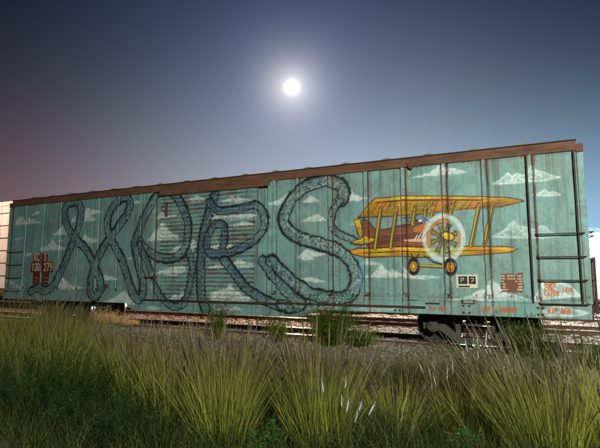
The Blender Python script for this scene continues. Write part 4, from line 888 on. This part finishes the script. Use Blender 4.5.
def ribbons(base, length, az, lean, curl, width, seg=5, bias=(0, 0)):
    """curved tapering blades -> verts, quads, along, tip position and tip direction"""
    n = len(length); t = np.linspace(0, 1, seg+1)[None, :]
    L_ = length[:, None]; ln = lean[:, None]+curl[:, None]*t**1.6           # angle from the vertical grows along the blade
    dl = L_/seg; hx = np.cumsum(np.sin(ln)*dl, 1)-np.sin(ln)*dl; hz = np.cumsum(np.cos(ln)*dl, 1)-np.cos(ln)*dl
    hx = np.concatenate([np.zeros((n, 1)), np.cumsum(np.sin((ln[:, 1:]+ln[:, :-1])/2)*dl, 1)], 1); hz = np.concatenate([np.zeros((n, 1)), np.cumsum(np.cos((ln[:, 1:]+ln[:, :-1])/2)*dl, 1)], 1)
    ca, sa = np.cos(az)[:, None], np.sin(az)[:, None]
    bxx = bias[0]*(hz**1.5)*.5; byy = bias[1]*(hz**1.5)*.5
    C_ = np.stack([base[:, 0:1]+hx*ca+bxx, base[:, 1:2]+hx*sa+byy, base[:, 2:3]+hz], -1)
    fa = RNG.uniform(0, math.pi, n)[:, None]; sx = np.stack([np.cos(fa)+0*t, np.sin(fa)+0*t, 0*fa+0*t], -1)
    wt = (width[:, None]*(1-t**2*.85)*.5)[..., None]
    A = C_-sx*wt; B_ = C_+sx*wt; V = np.stack([A, B_], 2).reshape(-1, 3); m_ = (seg+1)*2
    k = np.arange(seg)*2; f = np.stack([k, k+1, k+3, k+2], -1); F = (f[None]+(np.arange(n)*m_)[:, None, None]).reshape(-1, 4)
    al = np.repeat(np.repeat(t, n, 0)[..., None], 2, 2).ravel()
    d = C_[:, -1]-C_[:, -2]; d /= np.linalg.norm(d, axis=1)[:, None]
    return V, F, al, C_[:, -1], d
def setalong(me, al):
    a = me.attributes.new('along', 'FLOAT', 'POINT'); a.data.foreach_set('value', np.asarray(al, np.float32)); return me
def plumes(tip, d, ln, rad, nb=70, rng=RNG):
    n = len(tip); s = rng.uniform(0, 1, (n, nb)); a = rng.uniform(0, 6.283, (n, nb))
    up = np.array([.3, .7, .1]); e1 = np.cross(d, up); e1 /= np.linalg.norm(e1, axis=1)[:, None]; e2 = np.cross(d, e1)
    prof = np.sin(np.pi*np.clip(s*.92+.06, 0, 1))**.6
    out = e1[:, None]*np.cos(a)[..., None]+e2[:, None]*np.sin(a)[..., None]
    c = tip[:, None]+d[:, None]*(s*ln[:, None])[..., None]
    tp = c+out*(prof*rad[:, None]*rng.uniform(.4, 1.15, (n, nb)))[..., None]+d[:, None]*(.042*rng.uniform(.5, 1.2, (n, nb)))[..., None]
    sd = np.cross(out, d[:, None])*.0020
    V = np.stack([c-sd, c+sd, tp], 2).reshape(-1, 3); F = np.arange(n*nb*3).reshape(-1, 3)
    tt = np.array([0, .12, .35, .6, .85, 1.0]); pr = np.array([.15, .6, .8, .72, .45, .03])*.62; k5 = np.arange(5)*2*np.pi/5
    ctr = tip[:, None]+d[:, None]*(tt[None]*ln[:, None])[..., None]; off = e1[:, None, None]*np.cos(k5)[None, None, :, None]+e2[:, None, None]*np.sin(k5)[None, None, :, None]
    W = (ctr[:, :, None]+off*(pr[None, :, None, None]*rad[:, None, None, None])).reshape(-1, 3); q = []
    for i in range(5):
        for j in range(5): q += [(i*5+j, i*5+(j+1) % 5, i*5+5+(j+1) % 5), (i*5+j, i*5+5+(j+1) % 5, i*5+5+j)]
    G = (np.array(q)[None]+(np.arange(n)*30)[:, None, None]).reshape(-1, 3)+len(V); return np.concatenate([V, W]), np.concatenate([F, G])
def clump(name, x, y, label, cat, group, n=420, h=(.7, 1.15), spread=.22, lean=.33, curl=.5, np_=70, pl_len=(.20, .32), pl_rad=.0145, wid=(.0035, .0080), bias=(0, 0), mats=('grass', 'plume'), head=1.0):
    z = float(gz(x, y)); root = empty(name, (x, y, z), label, cat, group)
    n = int(n*1.85); spread *= 1.25; np_ = int(np_*1.1); a = RNG.uniform(0, 6.283, n); r = spread*np.sqrt(RNG.random(n)); az = a+RNG.normal(0, .5, n)
    base = np.stack([x+r*np.cos(a), y+r*np.sin(a), np.full(n, z-.02)], -1); ln = RNG.uniform(h[0]*1.06, h[1]*1.12, n)*(1-.12*r/spread)
    ln[np_:] *= RNG.uniform(.35, 1.0, n-np_)
    ln[:np_] *= 1-.42*RNG.random(np_)**1.6; le = np.abs(RNG.normal(lean*.55, lean*.45, n))*(.4+r/spread*.8); cu = RNG.uniform(.1, 1, n)*curl; cu[np_:] *= 1.6
    wd = RNG.uniform(*wid, n); V, F, al, tip, d = ribbons(base, ln, az, le, cu, wd, 5, bias)
    me = setalong(npmesh('blades', V, F), al); link('blades', me, M[mats[0]], root)['kind'] = 'stuff'
    if np_:
        V, F = plumes(tip[:np_], d[:np_], RNG.uniform(*pl_len, np_)*head, RNG.uniform(.7, 1.2, np_)*pl_rad); o = link('plumes', npmesh('plumes', V, F), M[mats[1]], root); o['kind'] = 'stuff'
    return root
HS = 1.12
FG = 'fountain grass clumps in the foreground'
clump('fountain_grass', 13.45, -5.55, 'large upright fountain grass clump in the centre foreground, its purple plumes fanned wide', 'grass clump', FG, 620, (.95*HS, 1.25*HS), .26, .40, .30, 120)
clump('fountain_grass', 14.55, -5.05, 'fountain grass clump right of the centre one, with a few pale white plumes', 'grass clump', FG, 620, (.9*HS, 1.2*HS), .28, .42, .32, 120)
clump('fountain_grass', 12.45, -5.35, 'yellow-green fountain grass clump left of the centre one', 'grass clump', FG, 480, (.9*HS, 1.2*HS), .22, .34, .35, 60)
clump('fountain_grass', 11.45, -5.0, 'thin yellow grass clump rising behind the dark weeds on the left', 'grass clump', FG, 420, (.85*HS, 1.15*HS), .22, .30, .35, 40)
clump('fountain_grass', 10.6, -4.3, 'pale straw-tipped grass clump in front of the gravel at left', 'grass clump', FG, 420, (.8*HS, 1.1*HS), .25, .32, .35, 30)
clump('fountain_grass', 12.9, -4.3, 'grass clump half hidden behind the centre clump', 'grass clump', FG, 420, (.7*HS, .98*HS), .26, .40, .35, 80)
clump('fountain_grass', 15.35, -4.4, 'low bright green grass clump below the left wheel of the right truck', 'grass clump', FG, 420, (.55*HS, .85*HS), .25, .5, .5, 12)
clump('fountain_grass', 16.15, -3.9, 'short brownish grass clump below the coil springs', 'grass clump', FG, 420, (.5*HS, .85*HS), .28, .5, .5, 30)
clump('fountain_grass', 17.05, -4.55, 'large grass clump at lower right with long plumes leaning to the left', 'grass clump', FG, 620, (.95*HS, 1.3*HS), .28, .40, .35, 120, bias=(-.35, .1))
clump('fountain_grass', 17.75, -4.1, 'dense plumed grass clump beside the right edge of the picture', 'grass clump', FG, 620, (.9*HS, 1.2*HS), .28, .40, .35, 110, bias=(-.2, 0))
clump('fountain_grass', 16.75, -3.3, 'grass clump right of the truck with plumes against the rails', 'grass clump', FG, 420, (.62*HS, .88*HS), .28, .42, .35, 90, bias=(-.15, 0))
clump('fountain_grass', 17.7, -2.7, 'yellow-green grass clump under the ladder end of the boxcar', 'grass clump', FG, 480, (.7*HS, 1.0*HS), .28, .40, .40, 50)
BG = 'small grass clumps between the tall clumps and the gravel'
SPOT = {(14.2, -3.0): 'in front of the wide bushy shrub', (15.2, -2.7): 'below the left wheel of the right truck', (13.4, -3.3): 'behind the clump with pale white plumes', (16.1, -2.4): 'right beside the three pale plumes', (12.2, -3.2): 'behind the centre fountain grass',
        (11.2, -3.6): 'in line with the slender upright shrub', (15.9, -3.3): 'between the pale plumes and the truck springs', (14.7, -3.9): 'just right of the pale-plumed clump', (13.0, -2.3): 'nearest the small yellow-green rail shrub', (16.9, -2.2): 'under the right wheel of the right truck',
        (18.2, -3.4): 'at the far right edge of the picture', (10.2, -3.3): 'beside the tall dry grass at left', (13.9, -2.2): 'under the right foot of the wide bushy shrub', (15.0, -1.9): 'nearest the left wheel of the right truck', (12.6, -1.9): 'before the wide bushy shrub', (14.5, -2.1): 'on the gravel edge between shrub and truck', (11.7, -4.2): 'between the two yellow clumps left of centre'}
for x, y in ((14.2, -3.0), (15.2, -2.7), (13.4, -3.3), (16.1, -2.4), (12.2, -3.2), (11.2, -3.6), (15.9, -3.3), (14.7, -3.9), (13.0, -2.3), (16.9, -2.2), (18.2, -3.4), (10.2, -3.3), (11.7, -4.2), (13.9, -2.2), (15.0, -1.9), (12.6, -1.9), (14.5, -2.1)):
    clump('small_grass_clump', x, y, 'small olive grass clump on the slope ' + SPOT[(x, y)], 'grass clump', BG, 240, (.38, .62), .26, .5, .6, 10, (.14, .2), .010, (.005, .011), mats=('midgrass', 'plume'))
LG = 'tall dry grass clumps on the left'
for x, y, lb in ((4.4, -2.2, 'tall dry grass clump at the far left edge, tips across the boxcar sill'), (5.8, -2.5, 'tall dry grass clump in front of the reporting numbers'), (7.0, -2.9, 'tall leaning dry grass clump right of the numbers'),
                 (8.0, -3.4, 'tall dry grass clump with tips bent to the right over the dark weeds'), (7.0, -4.0, 'dry grass clump low at the left edge of the picture'), (8.9, -3.9, 'olive dry grass clump next to the gravel strip'), (9.7, -5.0, 'straw-coloured grass clump inside the dark weeds at left')):
    clump('tall_grass', x, y, lb, 'grass clump', LG, 560, (1.20, 1.6) if y > -3 else (1.0, 1.35), .50, .28, .40, 50, bias=(.30, 0), wid=(.004, .009), pl_rad=.010)
clump('pale_plume_grass', 16.15, -1.9, 'pale blue-white grass plumes standing in front of the right truck', 'grass clump', None, 60, (.60, .85), .12, .28, .2, 9, (.22, .30), .030, mats=('grass', 'paleplume'))
clump('pale_plume_grass', 15.75, -2.9, 'few small pale plumes low in the grass left of the truck springs', 'grass clump', None, 50, (.4, .65), .16, .3, .2, 7, (.18, .26), .026, mats=('grass', 'paleplume'))
clump('pale_plume_grass', 14.95, -5.35, 'pale short plumes beside the fountain grass right of centre', 'grass clump', None, 70, (.6, .95), .14, .35, .3, 9, (.10, .16), .026, mats=('grass', 'paleplume'))
for x, y, lb in ((15.45, -5.0, 'arching dead straw stalks low in the grass right of centre'), (16.5, -4.7, 'bent dry stalks crossing the low grass at lower right'), (14.9, -4.6, 'thin dry stalks bowed over the grass behind the pale short plumes')):
    clump('dead_grass_stalks', x, y, lb, 'grass clump', None, 14, (.55, .95), .16, .8, 1.0, 9, (.10, .16), .011, (.006, .010), mats=('straw', 'plume'), bias=(-.2, 0))
# low cover between and behind the clumps: nobody could count it
def cover(name, n, x0, x1, y0, y1, h, mat, label, dens=None, wid=(.003, .006)):
    x = RNG.uniform(x0, x1, n); y = RNG.uniform(y0, y1, n)
    p = pnoise2(x, y, .9, 5)*.6+pnoise2(x, y, .3, 6)*.4; k = RNG.random(n) < np.clip((p-.25)*2.2, 0, 1)
    if dens is not None: k &= RNG.random(n) < dens(x, y)
    x = x[k]; y = y[k]; p = p[k]; m_ = len(x); ln = RNG.uniform(*h, m_)*(.5+p)
    V, F, al, tip, d = ribbons(np.stack([x, y, gz(x, y)-.01], -1), ln, RNG.uniform(0, 6.28, m_), RNG.uniform(.05, .6, m_), RNG.uniform(.1, .9, m_), RNG.uniform(*wid, m_), 3)
    return tag(link(name, setalong(npmesh(name, V, F), al), M[mat]), label, 'grass', None, 'stuff')
cover('dry_grass', 60000, 3, 20, -3.6, -1.1, (.14, .40), 'midgrass', 'short olive dry grass covering the slope behind the tall clumps', lambda x, y: np.clip((-y-.9)/1.3, 0, 1), wid=(.006, .012))
cover('meadow_grass', 62000, 8, 19.5, -7.8, -3.2, (.18, .50), 'lowgrass', wid=(.005, .012), label= 'low grass, coloured dark as in shade, filling the gaps between the foreground clumps')
cover('bank_grass', 22000, 1.5, 9.5, -5.2, -1.8, (.35, .75), 'drygrass', 'matted grass between the tall dry clumps at the left')
cover('track_weeds', 3500, 8, 19, -.9, .7, (.05, .22), 'broom', 'thin weeds coming up through the gravel by the near rail', wid=(.004, .009))
# branching weeds
def weed(x, y, label, n=26, h=1.0, spread=.35, mat='weed', leaf=.034, name='weed_bush', group=None, nl=46):
    z = float(gz(x, y)); root = empty(name, (x, y, z), label, 'weed', group); bm = bmesh.new(); LV = []
    for i in range(n):
        a = RNG.uniform(0, 6.28); r = spread*math.sqrt(RNG.random()); le = RNG.uniform(.05, .55); hh = h*RNG.uniform(.6, 1.05)
        p = Vector((x+r*math.cos(a), y+r*math.sin(a), z-.02)); dv = Vector((math.sin(le)*math.cos(a), math.sin(le)*math.sin(a), math.cos(le)))
        pts = [p+dv*hh*t+Vector((RNG.normal(0, .012), RNG.normal(0, .012), 0)) for t in np.linspace(0, 1, 6)]; tube(bm, pts, [.004, .0036, .003, .0025, .002, .001], 3, False)
        for k in range(9):
            t = RNG.uniform(.2, .95); q = p+dv*hh*t; az = RNG.uniform(0, 6.28); bl_ = hh*.30*(1.15-t)+.05; bd = (dv*.6+Vector((math.cos(az), math.sin(az), .1))*.7).normalized(); q2 = q+bd*bl_
            tube(bm, [q, q2], [.002, .001], 3, False)
            for s in range(max(2, nl//9)):
                LV.append((q.lerp(q2, RNG.random()), RNG.uniform(0, 6.28)))
    bmobj('stems', bm, M[mat], root)['kind'] = 'stuff'
    c = np.array([list(v[0]) for v in LV]); m_ = len(c); d = RNG.normal(0, 1, (m_, 3)); d[:, 2] = np.abs(d[:, 2])*.6; d /= np.linalg.norm(d, axis=1)[:, None]; s = np.cross(d, RNG.normal(0, 1, (m_, 3))); s /= np.linalg.norm(s, axis=1)[:, None]
    l_ = leaf*RNG.uniform(.6, 1.4, m_)[:, None]; V = np.stack([c, c+d*l_*.5+s*l_*.13, c+d*l_, c+d*l_*.5-s*l_*.13], 1).reshape(-1, 3)
    link('leaves', npmesh('leaves', V, np.arange(m_*4).reshape(-1, 4)), M[mat], root)['kind'] = 'stuff'; return root
WG = 'dark branching weeds at lower left'
for x, y, h, lb in ((10.4, -6.2, 1.0, 'dark green branching weed in the lower left corner'), (11.1, -5.9, .95, 'dark feathery weed right of the corner one'), (11.9, -6.1, .75, 'low dark weed below the thin yellow grass at lower left'), (9.9, -5.6, 1.0, 'dark weed bush behind the lower left corner'),
                    (12.6, -6.0, .55, 'small dark weed left of the centre grass clump'), (10.8, -5.2, .85, 'green weed rising in front of the left gravel'), (9.2, -5.0, .95, 'weed bush at the left edge under the dry grass')):
    weed(x, y, lb, 44, h*1.08, .50, group=WG)
weed(14.15, -5.75, 'bright green branching weed at the foot of the centre grass clumps', 7, .45, .12, 'brightweed', .05, nl=30)
weed(16.2, -4.75, 'small vivid green leafy weed low at lower right', 9, .32, .07, 'brightweed', .07, name='leafy_weed', nl=60)
# broom-like shrubs by the near rail
def broom(x, y, label, n, h, spread, lean=.35, mat='broom', name='broom_shrub', wid=(.005, .012)):
    z = float(gz(x, y)); root = empty(name, (x, y, z), label, 'shrub'); a = RNG.uniform(0, 6.283, n); r = spread*.4*np.sqrt(RNG.random(n))
    base = np.stack([x+r*np.cos(a), y+r*np.sin(a), np.full(n, z-.02)], -1); V, F, al, tip, d = ribbons(base, RNG.uniform(.45, 1, n)*h, a+RNG.normal(0, .4, n), np.abs(RNG.normal(lean*.6, lean*.5, n)), RNG.uniform(.1, 1.1, n), RNG.uniform(*wid, n), 5)
    link('stems', setalong(npmesh('stems', V, F), al), M[mat], root)['kind'] = 'stuff'
    m_ = n*9; i = RNG.integers(0, n, m_); k = RNG.integers(2, 6, m_); c = V.reshape(n, 6, 2, 3)[i, k, 0]; dd_ = RNG.normal(0, 1, (m_, 3)); dd_[:, 2] = np.abs(dd_[:, 2])+.5; dd_ /= np.linalg.norm(dd_, axis=1)[:, None]
    s = np.cross(dd_, RNG.normal(0, 1, (m_, 3))); s /= np.linalg.norm(s, axis=1)[:, None]; l_ = RNG.uniform(.05, .12, m_)[:, None]
    W = np.stack([c, c+dd_*l_*.5+s*l_*.05, c+dd_*l_, c+dd_*l_*.5-s*l_*.07], 1).reshape(-1, 3); link('leaves', npmesh('leaves', W, np.arange(m_*4).reshape(-1, 4)), M[mat], root)['kind'] = 'stuff'
    return root
broom(12.75, -.15, 'wide bushy green shrub in front of the rails under the last rope letter', 620, 1.25, .55, .48)
broom(13.45, -.10, 'yellow-green low shrub at the right foot of the wide bushy shrub', 220, .55, .35, .65)
broom(9.75, -.55, 'slender upright dark green shrub in front of the boxcar door', 130, 1.15, .22, .20)
broom(11.35, -.25, 'small yellow-green shrub by the rails left of the wide bushy one', 170, .72, .30, .35)
broom(16.80, -.05, 'tall dark weed shrub standing against the right wheel of the right truck', 130, 1.0, .30, .25)
broom(17.25, -.30, 'dark green shrub under the side ladder at the right end', 110, .85, .35, .40)
broom(18.05, -.60, 'yellow-green shrub under the right corner of the boxcar', 170, .60, .35, .50)
broom(18.75, .60, 'dark leafy shrub beyond the right end of the boxcar', 260, 1.15, .40, .35)
broom(4.1, 1.0, 'straw-coloured dead shrub in the warm light under the left half of the boxcar', 260, .62, .55, .75, 'straw', 'dead_shrub')
broom(5.2, .9, 'low straw tuft right of the dead shrub under the boxcar', 120, .38, .45, .8, 'straw', 'straw_tuft')
broom(2.6, -.3, 'pale straw tuft in front of the left end of the boxcar', 90, .5, .4, .6, 'straw', 'straw_tuft')
cover('straw_litter', 5000, 2, 11, -.4, 3.5, (.05, .16), 'straw', 'straw litter along the rails under the left half of the boxcar')
